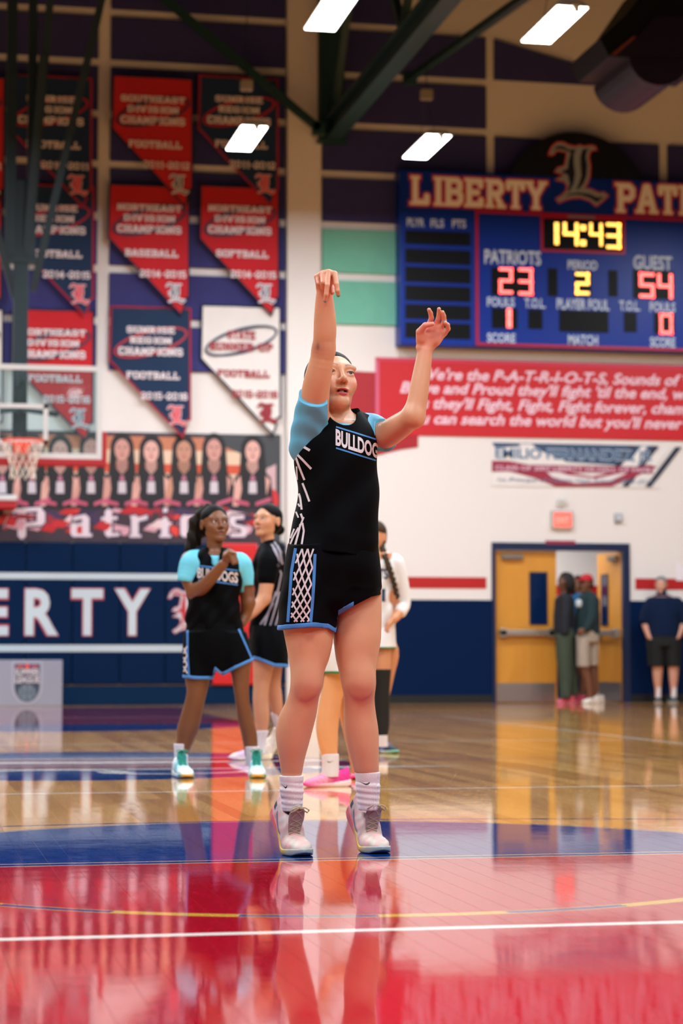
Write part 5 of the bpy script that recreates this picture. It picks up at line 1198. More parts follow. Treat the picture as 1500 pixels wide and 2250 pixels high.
V, Q = g.mesh(); V = relax(V, Q, 1); fast_obj('undershirt', V, Q, sky, F.root)
# ---- jersey
g = Grid(np.arange(-.26,.26,.003), np.arange(-.22,.2,.003), np.arange(.92,1.66,.003))
fold = lambda X,Y,Z: (.0050*np.sin(X*46+Z*9+1.0)*np.clip((1.36-Z)/.35,0,1) + .0040*np.sin(X*34-Z*30)*np.clip((Z-1.0)/.2,0,1) + .002*np.sin(Z*60+X*25)*np.clip((1.12-Z)/.08,0,1))
js = [(896,712,786,.066),(915,690,802,.084),(935,668,817,.100),(955,652,826,.112),(1000,647,830,.125),(1050,651,830,.125),(1100,652,832,.124),(1150,645,831,.128),(1180,638,829,.132),(1205,633,826,.134),(1245,634,820,.130)]
g.loft(F.secs(js, .0), .01, pw=2.25, wr=fold)
for a_, b_ in (((742,905,-.03),(742,905,-.03)),): pass
g.cap(P(690,925,-.035),P(722,898,-.03),.045,.034,.02); g.cap(P(806,938,.035),P(780,922,.02),.045,.034,.02)
# neck opening, arm openings
g.cap(P(748,925,-.02),P(744,870,-.02),.064,.075,.006,'sub'); g.cap(P(756,925,-.06),P(750,880,-.10),.040,.06,.006,'sub')
g.chain([P(664,948,-.075),P(672,915,-.105),P(690,860,-.13)],[.050,.066,.075],.01,'sub'); g.cap(P(640,955,-.04),P(650,900,-.08),.03,.06,.01,'sub')
g.cap(P(842,945,.01),P(880,920,-.05),.062,.07,.01,'sub')
g.plane(P(632,1199,0), np.array([.20,.05,-1.0])) if False else None
X,Y,Z = g.co((slice(None),)*3); zh = np.interp(g.a[0], [P(x_,y_)[0] for x_,y_ in ((625,1197),(660,1207),(700,1214),(760,1219),(795,1226),(822,1239))], [P(x_,y_)[2] for x_,y_ in ((625,1197),(660,1207),(700,1214),(760,1219),(795,1226),(822,1239))]).astype(np.float32)[:,None,None]
g.f = np.maximum(g.f, zh - Z)
JV, JQ = g.mesh(); JV = relax(JV, JQ, 1); jersey = fast_obj('jersey', JV, JQ, black_knit, F.root); jb = bvh_of(JV, JQ)
# ---- shorts
g = Grid(np.arange(-.26,.26,.003), np.arange(-.2,.26,.003), np.arange(.70,1.14,.003))
sf = lambda X,Y,Z: .003*np.sin(X*40+Y*30+Z*8)*np.clip((1.06-Z)/.12,0,1) + .002*np.sin(X*70-Z*50)*np.clip((1.06-Z)/.2,0,1)
g.loft(F.secs([(1170,642,824,.122),(1210,634,828,.13),(1250,628,832,.13),(1285,630,834,.10)], .01), .02, pw=2.2); g.loft(F.secs([(1230,680,800,.13),(1290,690,790,.128),(1340,700,775,.10),(1352,715,765,.07)], .012), .03)
g.loft(F.secs([(1200,636,735,.125),(1250,627,741,.13),(1300,619,743,.132),(1345,613,741,.128),(1400,610,738,.124)], -.01), .03, wr=sf)
g.loft(F.secs([(1200,735,826,.125),(1250,737,833,.13),(1290,742,837.5,.125),(1360,745,841,.122)], .04), .03, wr=sf)
full = g.copy()
def hem(xs_, arr, gr):
    X,Y,Z = gr.co((slice(None),)*3); return np.interp(gr.a[0], [P(a,b)[0] for a,b in arr], [P(a,b)[2] for a,b in arr]).astype(np.float32)[:,None,None] - Z
hem_pts = [(605,1384),(625,1383),(690,1378),(722,1381),(738,1391),(742,1352),(757,1343),(780,1330),(815,1312),(845,1304)]
hz = hem(None, hem_pts, g)
g.f = np.maximum(g.f, hz); SV, SQ = g.mesh(); SV = relax(SV, SQ, 1); shorts = fast_obj('shorts', SV, SQ, black_knit, F.root); sb_ = bvh_of(SV, SQ)
X,Y,Z = full.co((slice(None),)*3); tr = full.copy(); tr.f = np.maximum(full.f - .0022, np.maximum(hz - .0015, -(hz + .0155))); sel = (tr.a[0] > P(739,1350)[0])[:,None,None] & (tr.a[0] > P(778,1330)[0])[:,None,None]; tr.f = np.where(sel, .1, tr.f)
V, Q = tr.mesh(); V = relax(V, Q, 1); fast_obj('hem_trim', V, Q, trimb, shorts)
# side stripes and lattice on the shorts
def quads_line(pts, w_):
    out = []
    for a, b in zip(pts[:-1], pts[1:]):
        a = np.array(a, float); b = np.array(b, float); d = b-a; d /= np.linalg.norm(d); n = np.array([-d[1],d[0]])*w_/2; out.append((a+n,b+n,b-n,a-n))
    return out
def decal(nm, fig, bv, quads, m, parent, step=4.0, off=.0014):
    V, Fc = surf_strip(fig, bv, quads, step, off)
    if Fc: return mesh_obj(nm, V, Fc, m, parent, True, local=True)
ctr = lambda cx, cy: (580+cx/3.947, 850+cy/3.947)   # measured on an enlarged view
decal('side_stripe', F, sb_, quads_line([ctr(275,1400),ctr(240,1600),ctr(222,1850),ctr(208,2040)],6.5), trimb, shorts)
decal('side_stripe', F, sb_, quads_line([ctr(441,1450),ctr(430,1700),ctr(416,1900),ctr(404,2040)],6.5), trimb, shorts)
def side_x(y, r): # stripe edges at a row
    return np.interp(y, [1205,1255,1319,1367], [652.5,643.5,639.0,635.5] if r == 0 else [688.5,685.5,682.0,679.0])
lat = []
for u0 in np.arange(-2.0, 3.01, .333):
    for sg in (1, -1):
        pts = []
        for s2 in np.linspace(0, 1, 22):
            u_ = u0 + sg*1.75*s2; y_ = 1206 + 160*(1.45*s2 - .45*s2*s2)
            if 0 <= u_ <= 1: pts.append((side_x(y_,0)+u_*(side_x(y_,1)-side_x(y_,0)), y_))
        if len(pts) > 1: lat.append(pts)
decal('lattice', F, sb_, [q_ for l in lat for q_ in quads_line(l,3.6)], whitep, shorts, 3.0, .0020)
dc = MB(); dp = [F.cast(jb if y_<1232 else sb_, x_, y_, .004) for x_, y_ in ((790,1228),(789,1238),(792,1244),(796,1243),(797,1234),(795,1227))]
if all(p is not None for p in dp): dc.tube(dp,.0022,6).build('drawcord', mat('cord_pink',(214,160,140),rough=.8), shorts, True, local=True)
# side slashes on the jersey
sl_ = [[(275,478),(398,552)],[(262,560),(335,632),(410,712)],[(270,590),(305,690),(352,808)],[(335,835),(368,920),(394,995)],[(284,690),(292,850)],[(288,872),(316,965),(328,1065)],[(266,962),(312,1040)],[(262,1045),(300,1135)],[(320,1100),(338,1150)],[(345,1130),(318,1200)],[(318,1190),(296,1280),(268,1385)],[(334,1180),(346,1250),(328,1365)],[(264,1232),(236,1300),(206,1368)],[(300,1222),(256,1300),(225,1374)]]
wd = [5.5,5,4.5,4.5,3,4.5,3.5,3.5,4.5,4,4.5,4.2,3.5,3.8]
decal('side_slashes', F, jb, [q_ for l, w_ in zip(sl_, wd) for q_ in quads_line([ctr(*p) for p in l], w_)], whitep, jersey, 3.5)
# chest lettering: BULLDOGS wrapping toward the far side
v, f = text_mesh('BULLDOGS', .035); v = (v - v.min(0))/(v.max(0)-v.min(0))
def chest(p, x0=737.0, w_=112.0, h_=37.0):
    u, t_ = p; ux = 1-(1-u)**1.0; X_ = x0 + w_*(u - .10*u*u); sl2 = .315; Y_ = 979 + sl2*(X_-x0) - t_*h_*(1-.12*u); return (X_, Y_)
V, Fc = surf_shape(F, jb, v, f, chest, 3.0, .0026); mesh_obj('chest_lettering', V, Fc, whitep, jersey, True, local=True)
for off, hh in ((-42,3.2),(4.5,3.2)):
    decal('lettering_bar', F, jb, quads_line([(738,979+off+1),(770,979+off+11),(800,979+off+20.5),(829,979+off+29.5)],hh), trimb, jersey, 4.0)
# socks
g = Grid.uni(P(600,1800,-.1)*[1,1,0]+[0,0,.06], P(850,1690,.15), .0028)
for rows, dy0 in (([(1704,614,666),(1712,614.5,666),(1722,616,665),(1740,615,666.5),(1752,618,665),(1768,619,664),(1782,621,662)],.024),([(1696,779,834),(1705,780,834),(1716,781.5,833),(1728,781,834.5),(1745,784,833),(1766,786,832),(1780,788,830)],.086)):
    g.loft([(a,b,c,d+.001,d*1.06) for a,b,c,d,_ in F.secs(rows,[dy0-.004]*len(rows))], 0)
X,Y,Z = g.co((slice(None),)*3); g.f = g.f + (.0007*np.sin(X*1100)*np.cos(Y*500)).astype(np.float32) + (.0010*np.sin(Z*300+X*30)).astype(np.float32)*(np.abs(Z-.205) < .045)
V, Q = g.mesh(); xm_ = P(725,1740)[0]
for sgn in (1,-1):
    k_ = (V[:,0]-xm_)*sgn < 0; idm = np.cumsum(k_)-1; Qk = Q[k_[Q].all(1)]; so_ = fast_obj('sock', V[k_], idm[Qk], sock_m, F.root); bv = bvh_of(V[k_], idm[Qk])
    bx_ = (619,1721,631,1733) if sgn == 1 else (787,1714,812,1725)
    tess = tessellate_polygon([[Vector((p[0],p[1],0)) for p in swoosh_pts()]])
    if sgn == 1: tp = lambda p: (bx_[2]-p[0]*(bx_[2]-bx_[0]), bx_[1]+(p[1])*(bx_[3]-bx_[1])*.9+1)
    else: tp = lambda p: (bx_[2]-p[0]*(bx_[2]-bx_[0]), bx_[1]+(1-p[1])*0+(p[1])*(bx_[3]-bx_[1]))
    tp = (lambda p, b=bx_: (b[0]+(1-p[0])*(b[2]-b[0]), b[3]-(p[1])*(b[3]-b[1]))) if sgn == 1 else (lambda p, b=bx_: (b[2]-p[0]*(b[2]-b[0]), b[3]-p[1]*(b[3]-b[1])*.9))
    V2, F2 = surf_shape(F, bv, swoosh_pts(), [tuple(t_) for t_ in tess], tp, 2.0, .0012)
    if F2: mesh_obj('tick_mark', V2, F2, inkp, so_, local=True)
# shoes: pale pink and grey, heels raised
pk = shoe_cols([(0,(214,190,192)),(.3,(206,190,188)),(.6,(208,190,182)),(1,(204,194,182))],[(0,(226,112,124)),(.28,(226,116,118)),(.42,(224,168,92)),(.72,(224,180,84)),(.84,(186,180,156)),(1,(150,160,164))],(112,134,158),(164,148,146),[(.004,.034,.052,.078,(52,78,84))],mott=(224,176,172))
for bx_, by_, yw, bd in ((645,1878,24,42),(815,1872,24,40)):
    w_ = on_floor(bx_, by_) - F.o; make_shoe(F, (w_@cR, w_@cF), yw, bd, pk, .284, 1, lace=(176,160,138))
# ================================================================== OTHER PLAYERS
def skin_cols(V, base): return np.tile(lin(base), (len(V),1))
def jersey_text(fig, bv, word, to_px, m, parent, step=3.0, bold=.035):
    v, f = text_mesh(word, bold); v = (v - v.min(0))/(v.max(0)-v.min(0)); V, Fc = surf_shape(fig, bv, v, f, to_px, step, .003)
    if Fc: mesh_obj('chest_lettering', V, Fc, m, parent, True, local=True)
def part(name, g, m, parent, n=1):
    V, Q = g.mesh(); V = relax(V, Q, n); return fast_obj(name, V, Q, m, parent), bvh_of(V, Q)
# ---------------------------------------------------------------- player with ponytail, hands together, left
F2 = Fig('dark-haired ponytailed player in black jersey over light blue shirt, fist at chest', 12.7, 478, group=None); P = F2.P
g = Grid.uni(P(362,1725,-.2)*[1,1,0]+[0,-.17,.05], P(585,1090,.25), .005)
def legs(fig, g, rows, dys, fr=1.05, k=.02): g.loft([(a,b,c,d,d*fr) for a,b,c,d,_ in fig.secs(rows, dys)], k)
legs(F2, g, [(1400,408,492),(1460,404,470),(1490,406,462),(1520,410,455),(1545,405,449),(1575,396,443),(1600,389,437),(1630,387,425),(1655,385,414),(1690,386,411)], [0,-.01,-.02,-.03,-.02,0,.01,.01,.0,0])
legs(F2, g, [(1405,494,538),(1440,500,553),(1480,507,549),(1520,514,547),(1550,518,549),(1580,522,556),(1605,528,563),(1640,535,566),(1660,538,566),(1695,545,567)], [0,-.01,-.02,-.03,-.02,0,.01,.01,.0,0])
g.loft(F2.secs([(1215,428,520,.08),(1240,415,535,.09),(1290,412,525,.10),(1340,414,520,.095),(1390,412,524,.10),(1430,425,525,.08)], .0), .03)
g.cap(P(471,1232,0),P(472,1185,-.005),.050,.045,.03); g.cap(P(425,1235,-.02),P(525,1238,.03),.05,.05,.03)
g.chain([P(418,1232,-.01),P(415,1265,-.03),P(427,1300,-.06)],[.058,.052,.043],.03); g.chain([P(427,1300,-.06),P(450,1285,-.15),P(490,1240,-.24)],[.044,.040,.028],.02)
g.chain([P(530,1240,.03),P(540,1290,.05),P(545,1325,.05)],[.055,.046,.04],.03); g.chain([P(545,1325,.05),P(540,1350,.06),P(532,1368,.04)],[.04,.034,.028],.02)
g.ell(P(502,1222,-.26),(.036,.030,.036),.02)
for i_ in range(4): g.cap(P(503+i_*4.5,1210+i_*5.5,-.262), P(514+i_*2.0,1216+i_*6.0,-.285), .0135, .012, .004); g.cap(P(514+i_*2.0,1216+i_*6.0,-.285), P(506+i_*2,1221+i_*5.5,-.298), .012, .011, .003)
g.cap(P(494,1222,-.285),P(505,1213,-.30),.012,.0105,.006); g.cap(P(505,1213,-.30),P(513,1215,-.302),.0105,.009,.003)
generic_hand(g, P(530,1360,.06), (-.4,.3,-.9), (-.2,-1,0), (-1,.2,.2), .9, (30,40,30), .6)
h2c, h2R, h2s = P(472,1152,.02), rotm(24,6,0), 1.0; head_sdf(g, h2c, h2R, h2s, .003, lips=1.1, nose=.98)
V, Q = g.mesh(); V = relax(V, Q, 1); cols = skin_cols(V,(122,74,46)); head_cols(V, cols, h2c, h2R, h2s, (128,66,56), (24,16,14), .003); fast_obj('body', V, Q, skin_mat('skin_deep'), F2.root, cols)
eyes_for(F2, h2c, h2R, h2s, (14,6), (36,22,16))
slick_hair(F2, h2c, h2R, h2s, hair_black, h=.005, lo=.2, line=.070, extra=lambda g,E: (E(-.02,.10,.01,(.045,.05,.055),.03)))
g = Grid.uni(P(395,1225,-.1), P(480,1105,.3)+[0,0,.02], .005); g.chain([P(455,1125,.10),P(437,1150,.13),P(430,1175,.12),P(420,1200,.09),P(409,1212,.07)],[.045,.058,.05,.036,.014],.02); X,Y,Z = g.co((slice(None),)*3); g.f += (.005*np.sin(Z*70+X*60)+.004*np.sin(X*150+Y*90)).astype(np.float32)
part('ponytail', g, mat('hair_brown_tips',(26,17,11),rough=.55,spec=.12,noise=.5,nscale=50,bump=.8,bscale=140,stretch=(5,5,1)), F2.root)
g = Grid.uni(P(385,1300,-.2), P(560,1195,.2), .005)
g.chain([P(442,1250,-.01),P(426,1240,-.012),P(414,1270,-.03)],[.085,.082,.068],.02); g.chain([P(512,1250,.02),P(526,1245,.03),P(540,1288,.045)],[.08,.074,.058],.02); g.loft(F2.secs([(1212,436,512,.085),(1228,424,524,.10),(1252,420,530,.105)], 0), .02); g.cap(P(425,1237,-.02),P(525,1241,.03),.066,.066,.02); g.cap(P(472,1228,-.02),P(473,1212,-.03),.060,.056,.02)
g.plane(P(400,1277,-.03),(-.15,0,-1), sl=g.box(P(380,1320,-.3),P(440,1255,.3))); g.plane(P(545,1287,.04),(.1,0,-1), sl=g.box(P(532,1320,-.3),P(565,1270,.3))); g.plane(P(472,1218,-.07),(0,-.5,.85), sl=g.box(P(450,1235,-.3),P(497,1190,.02)))
part('undershirt', g, mat('aqua_knit',(104,200,226),rough=.6), F2.root)
g = Grid.uni(P(398,1400,-.2), P(552,1195,.2), .005); wf = lambda X,Y,Z: .006*np.sin(X*40+Z*22)+.004*np.sin(X*70-Z*50)
g.loft(F2.secs([(1203,446,504,.080),(1216,433,521,.110),(1240,424,528,.122),(1280,410,530,.124),(1320,410,528,.12),(1355,408,530,.125),(1382,411,530,.125)], 0), .01, pw=2.2, wr=wf)
g.cap(P(473,1235,-.09),P(472,1190,-.06),.03,.055,.006,'sub'); g.cap(P(410,1250,-.03),P(402,1220,-.06),.052,.06,.008,'sub'); g.cap(P(543,1255,.03),P(548,1225,.02),.045,.05,.008,'sub')
jo, jb2 = part('jersey', g, black_knit, F2.root)
g = Grid.uni(P(390,1500,-.2), P(570,1360,.2), .005); sw = lambda X,Y,Z: .005*np.sin(X*50+Z*10)
g.loft(F2.secs([(1370,410,532,.125),(1400,405,540,.135),(1440,403,548,.13),(1478,420,535,.11)], 0), .03); g.loft(F2.secs([(1390,408,480,.12),(1440,402,478,.12),(1510,399,474,.118)], 0), .02, wr=sw); g.loft(F2.secs([(1390,475,540,.12),(1440,480,553,.12),(1510,492,562,.115)], 0), .02, wr=sw)
def hem_cut(fig, g, pts): return np.interp(g.a[0], [fig.P(a,b)[0] for a,b in pts], [fig.P(a,b)[2] for a,b in pts]).astype(np.float32)[:,None,None] - g.co((slice(None),)*3)[2]
full = g.copy(); hz = hem_cut(F2, g, [(395,1488),(440,1492),(468,1492),(474,1470),(490,1484),(520,1468),(560,1450)]); g.f = np.maximum(g.f, hz); so2, sb2 = part('shorts', g, black_knit, F2.root)
full.f = np.maximum(full.f-.003, np.maximum(hz-.002, -(hz+.018))); part('hem_trim', full, trimb, so2)
jersey_text(F2, jb2, 'BULLDOGS', lambda p: (434+88*p[0], 1270+12*p[0]-24*p[1]), whitep, jo)
for o_ in (-29, 2): decal('lettering_bar', F2, jb2, quads_line([(435,1272+o_),(478,1277+o_),(522,1283+o_)],3.0), trimb, jo, 5)
decal('side_stripe', F2, sb2, quads_line([(412,1385),(412,1440),(415,1484)],4.5), trimb, so2); decal('side_stripe', F2, sb2, quads_line([(524,1382),(540,1418),(553,1448)],4), trimb, so2)
decal('lattice', F2, sb2, [q_ for l in [[(402,1420),(411,1440),(402,1460),(412,1480)],[(411,1420),(402,1440),(411,1460),(402,1480)]] for q_ in quads_line(l,3.0)], whitep, so2)
g = Grid.uni(P(370,1720,-.15)*[1,1,0]+[0,0,.04], P(580,1630,.15), .004)
for rows in ([(1634,382,414),(1650,383,413),(1675,384,412),(1700,384,412)],[(1640,538,570),(1660,539,569),(1680,540,568),(1700,541,568)]):
    g.f[:] = .5; g.loft([(a,b,c,d+.002,d*1.1) for a,b,c,d,_ in F2.secs(rows,[0]*4)], 0); part('sock', g, sock_m, F2.root)
teal = shoe_cols([(0,(226,232,236)),(.35,(210,232,236)),(.5,(90,186,196)),(.75,(214,234,238)),(1,(232,236,238))],[(0,(240,224,190)),(.4,(226,234,236)),(.75,(220,230,230)),(.9,(60,150,140)),(1,(226,180,90))],(40,150,140),(40,150,150))
for bx_, by_, yw in ((404,1709,16),(564,1709,4)):
    w_ = on_floor(bx_,by_)-F2.o; make_shoe(F2, (w_@cR, w_@cF), yw, 0, teal, .27, 1, lace=(34,140,110), swoosh=False)
# ---------------------------------------------------------------- player behind, in profile, looking left
F3 = Fig('player with low bun in black printed shirt walking left behind the ponytailed player', 14.2, 590); P = F3.P
g = Grid.uni(P(485,1690,-.25)*[1,1,0]+[0,-.05,.05], P(655,1095,.25), .006)
legs(F3, g, [(1400,555,618),(1450,556,605),(1480,556,598),(1510,556,592),(1535,555,590),(1570,558,592),(1600,562,588),(1630,564,580),(1660,565,578)], [-.05]*9)
g.chain([P(598,1420,.12),P(596,1495,.12),P(603,1530,.13),P(612,1580,.16)],[.085,.062,.05,.034],.03)
g.loft(F3.secs([(1210,572,618,.09),(1250,562,622,.10),(1320,560,618,.10),(1380,556,626,.11),(1420,558,624,.10)], .03), .04)
g.cap(P(592,1215,.02),P(586,1170,.01),.045,.043,.03)
g.chain([P(590,1235,-.09),P(586,1280,-.11),P(580,1315,-.12)],[.054,.048,.042],.03); g.chain([P(580,1315,-.12),P(560,1340,-.15),P(543,1358,-.16)],[.042,.036,.026],.02)
generic_hand(g, P(543,1358,-.16), (-.8,-.1,-.5), (-.3,-.9,.2), (.3,-.2,-.9), .9, (25,30,20), .5)
h3c, h3R, h3s = P(588,1145,.02), rotm(-38,8,0), 1.0; head_sdf(g, h3c, h3R, h3s, .001)
V, Q = g.mesh(); V = relax(V, Q, 1); cols = skin_cols(V,(206,146,112)); head_cols(V, cols, h3c, h3R, h3s, (176,92,86), (36,24,20), .001, (214,130,110)); fast_obj('body', V, Q, skin_mat('skin_mid'), F3.root, cols)
eyes_for(F3, h3c, h3R, h3s, (-6,6), (44,30,24))
slick_hair(F3, h3c, h3R, h3s, hair_black, h=.005, lo=.18, line=.068, extra=lambda g,E: (E(.0,.125,-.035,(.035,.035,.036),.015)))
g = Grid.uni(P(530,1420,-.25), P(650,1180,.25), .006)
g.loft(F3.secs([(1184,582,606,.05),(1200,566,622,.085),(1240,556,630,.11),(1290,556,626,.115),(1340,552,626,.12),(1385,546,632,.125),(1415,546,634,.12)], .03), .02, wr=wf); g.chain([P(594,1222,-.05),P(590,1235,-.09),P(586,1268,-.108)],[.075,.072,.066],.03)
g.plane(P(586,1272,-.1),(-.1,0,-1), sl=g.box(P(560,1300,-.3),P(615,1262,-.085))) if False else None
X,Y,Z = g.co((slice(None),)*3)
jo3, jb3 = part('shirt', g, black_knit, F3.root)
decal('print_streaks', F3, jb3, [q_ for l in [[(596,1196),(606,1210),(614,1235)],[(602,1190),(614,1210),(620,1240)],[(608,1198),(618,1216)],[(600,1204),(609,1222)],[(606,1300),(592,1340),(580,1376)],[(614,1300),(602,1345),(590,1385)],[(620,1310),(612,1350),(600,1392)],[(622,1340),(616,1370),(610,1394)],[(600,1325),(586,1352),(572,1372)],[(618,1260),(612,1290),(606,1310)],[(610,1240),(618,1262)]] for q_ in quads_line(l,4.0)], mat('print_grey',(150,142,156),rough=.7), jo3)
decal('chest_print', F3, jb3, quads_line([(554,1246),(557,1262)],4), whitep, jo3)
g = Grid.uni(P(535,1480,-.3), P(655,1375,.35), .006); g.loft(F3.secs([(1370,552,630,.13),(1400,548,634,.16),(1475,546,634,.19)], .01), .02, wr=sw); hz = hem_cut(F3, g, [(540,1444),(570,1450),(605,1464),(640,1466)]); full = g.copy(); g.f = np.maximum(g.f, hz); so3, sb3 = part('shorts', g, black_knit, F3.root)
full.f = np.maximum(full.f-.003, np.maximum(hz-.002, -(hz+.02))); part('hem_trim', full, trimb, so3)
g = Grid.uni(P(550,1680,-.2)*[1,1,0]+[0,0,.05], P(640,1560,.3), .004); g.loft([(a,b,c,d+.002,d*1.1) for a,b,c,d,_ in F3.secs([(1605,562,590),(1640,564,582),(1668,563,582)],[-.05]*3)], 0); part('sock', g, sock_m, F3.root); g.f[:] = .5; g.chain([P(608,1568,.155),P(614,1592,.165)],[.040,.034],0); part('sock', g, sock_m, F3.root)
crm = shoe_cols([(0,(226,206,190)),(.4,(232,220,206)),(.7,(214,180,214)),(1,(236,226,206))],[(0,(236,214,170)),(.5,(238,226,200)),(1,(206,170,214))],(190,150,200),(220,200,210))
w_ = on_floor(532,1670)-F3.o; make_shoe(F3, (w_@cR, w_@cF-.02), -80, 0, crm, .27, 1, lace=(220,206,196), swoosh=False, detail=False)
w_ = P(618,1625,.2); make_shoe(F3, (w_[0]-.09, w_[1]), -78, 48, crm, .27, 1, lace=(220,206,196), swoosh=False, detail=False)
# ---------------------------------------------------------------- opponent in white behind the shooter (braid)
F4 = Fig('opponent in white uniform with long braid and black knee sleeve behind the shooter', 15.0, 838); P = F4.P
g = Grid.uni(P(780,1665,-.25)*[1,1,0]+[0,-.05,.06], P(905,1130,.25), .006)
g.chain([P(835,1400,-.03),P(838,1470,-.05),P(838,1520,-.03),P(838,1590,0),P(838,1625,.0)],[.082,.062,.052,.05,.034],.03); g.chain([P(826,1400,.08),P(856,1430,.09),P(850,1480,.10),P(838,1540,.14),P(826,1600,.16)],[.08,.062,.052,.046,.032],.03)
g.loft(F4.secs([(1215,815,862,.09),(1260,806,872,.10),(1340,806,866,.10),(1400,800,868,.11)], .0), .04); g.cap(P(830,1225,0),P(826,1190,0),.046,.045,.03)
g.chain([P(866,1240,.0),P(880,1290,.02),P(884,1325,.02)],[.052,.044,.04],.03); g.chain([P(884,1325,.02),P(878,1345,-.04),P(866,1360,-.09)],[.04,.034,.028],.02); generic_hand(g, P(868,1356,-.08), (-.6,-.3,-.6), (-.2,-1,.2), (.2,.3,-.9), .9, (50,60,40), .7)
h4c, h4R, h4s = P(821,1180,.02), rotm(-30,0,0), 1.0; head_sdf(g, h4c, h4R, h4s, .001)
V, Q = g.mesh(); V = relax(V, Q, 1); cols = skin_cols(V,(206,140,100)); head_cols(V, cols, h4c, h4R, h4s, (176,92,86), (60,40,26), .001); fast_obj('body', V, Q, skin_mat('skin_mid'), F4.root, cols)
eyes_for(F4, h4c, h4R, h4s, (0,0), (44,30,24)); hair_b = mat('hair_brown',(62,44,28),rough=.55,spec=.15,noise=.5,nscale=50,bump=.8,bscale=140)
slick_hair(F4, h4c, h4R, h4s, hair_b, h=.005, lo=.16)
br = MB()
pth = [np.array(P(x_,y_,d_)) for x_,y_,d_ in ((836,1165,.06),(838,1200,-.02),(846,1225,-.09),(856,1250,-.115),(865,1280,-.12),(872,1310,-.12))]
for k in range(26):
    t_ = k/25*(len(pth)-1); i = min(int(t_), len(pth)-2); p = pth[i]+(pth[i+1]-pth[i])*(t_-i); b_ = pth[i+1]-pth[i]; b_ = b_/np.linalg.norm(b_); sd = (1 if k%2 else -1); r_ = .022-.008*k/25
    off = np.array([sd*.010,0,0]); br.tube([p-b_*.022+off*1.3, p+off*.6, p+b_*.022-off*.6],[r_*.55,r_,r_*.5],8)
br.build('braid', hair_b, F4.root, True, local=True)
white_knit = mat('white_knit',(226,222,222),rough=.7,bump=.2,bscale=900)
g = Grid.uni(P(785,1410,-.25), P(905,1200,.25), .005); g.loft(F4.secs([(1212,820,856,.06),(1228,812,866,.09),(1260,806,872,.11),(1320,808,864,.115),(1392,802,868,.125)], 0), .02, wr=wf); g.chain([P(860,1240,.0),P(868,1240,.0),P(881,1290,.02),P(886,1325,.02),P(880,1343,-.03)],[.06,.064,.056,.050,.044],.02); g.cap(P(828,1222,-.06),P(826,1190,-.06),.04,.05,.006,'sub'); jo4, jb4 = part('jersey', g, white_knit, F4.root)
green_p = mat('kelly_green',(22,120,66),rough=.6); navy_p = mat('navy_print',(18,40,66),rough=.6)
decal('collar', F4, jb4, quads_line([(833,1212),(838,1222),(834,1232)],5), green_p, jo4); decal('shoulder_yoke', F4, jb4, quads_line([(842,1212),(847,1224)],9), navy_p, jo4)
jersey_text(F4, jb4, 'NETS', lambda p: (806+46*p[0], 1273-24*p[1]), navy_p, jo4, 3, .03); jersey_text(F4, jb4, '1', lambda p: (838+8*p[0], 1322-28*p[1]), navy_p, jo4, 3, .03)
g = Grid.uni(P(785,1440,-.3), P(890,1370,.35), .005); g.loft(F4.secs([(1375,802,868,.13),(1395,800,869,.16),(1424,798,870,.18)], .02), .02); so4, sb4 = part('shorts', g, white_knit, F4.root); g2_ = g.copy(); X,Y,Z = g2_.co((slice(None),)*3); g2_.f = np.maximum(g.f-.003, np.maximum(P(838,1426)[2]-.004-Z, Z-P(838,1421)[2])+0*g.f); part('hem_trim', g2_, green_p, so4)
g = Grid.uni(P(800,1640,-.2), P(870,1460,.2), .005); g.chain([P(838,1470,-.05),P(838,1520,-.03),P(838,1588,0),P(838,1608,0)],[.066,.056,.054,.046],0); g.plane(P(838,1470,0),(0,0,1)); part('knee_sleeve', g, mat('sleeve_black',(10,10,13),rough=.7), F4.root)
g = Grid.uni(P(800,1660,-.2)*[1,1,0]+[0,0,.05], P(870,1590,.3), .004); g.chain([P(838,1612,0),P(839,1645,0)],[.040,.040],0); part('sock', g, sock_m, F4.root)
dks = shoe_cols([(0,(20,24,34)),(.4,(30,34,50)),(.6,(120,126,190)),(.75,(24,30,40)),(1,(30,40,46))],[(0,(214,220,226)),(.6,(214,220,226)),(1,(110,190,170))],(150,150,210),(24,26,34))
w_ = on_floor(853,1655)-F4.o; make_shoe(F4, (w_@cR, w_@cF), 38, 0, dks, .27, 1, lace=(30,32,40), swoosh=False, detail=False)
w_ = on_floor(760,1640)-F4.o; make_shoe(F4, (P(815,1600,.2)[0], .24), 10, 20, dks, .27, 1, lace=(30,32,40), swoosh=False, detail=False)
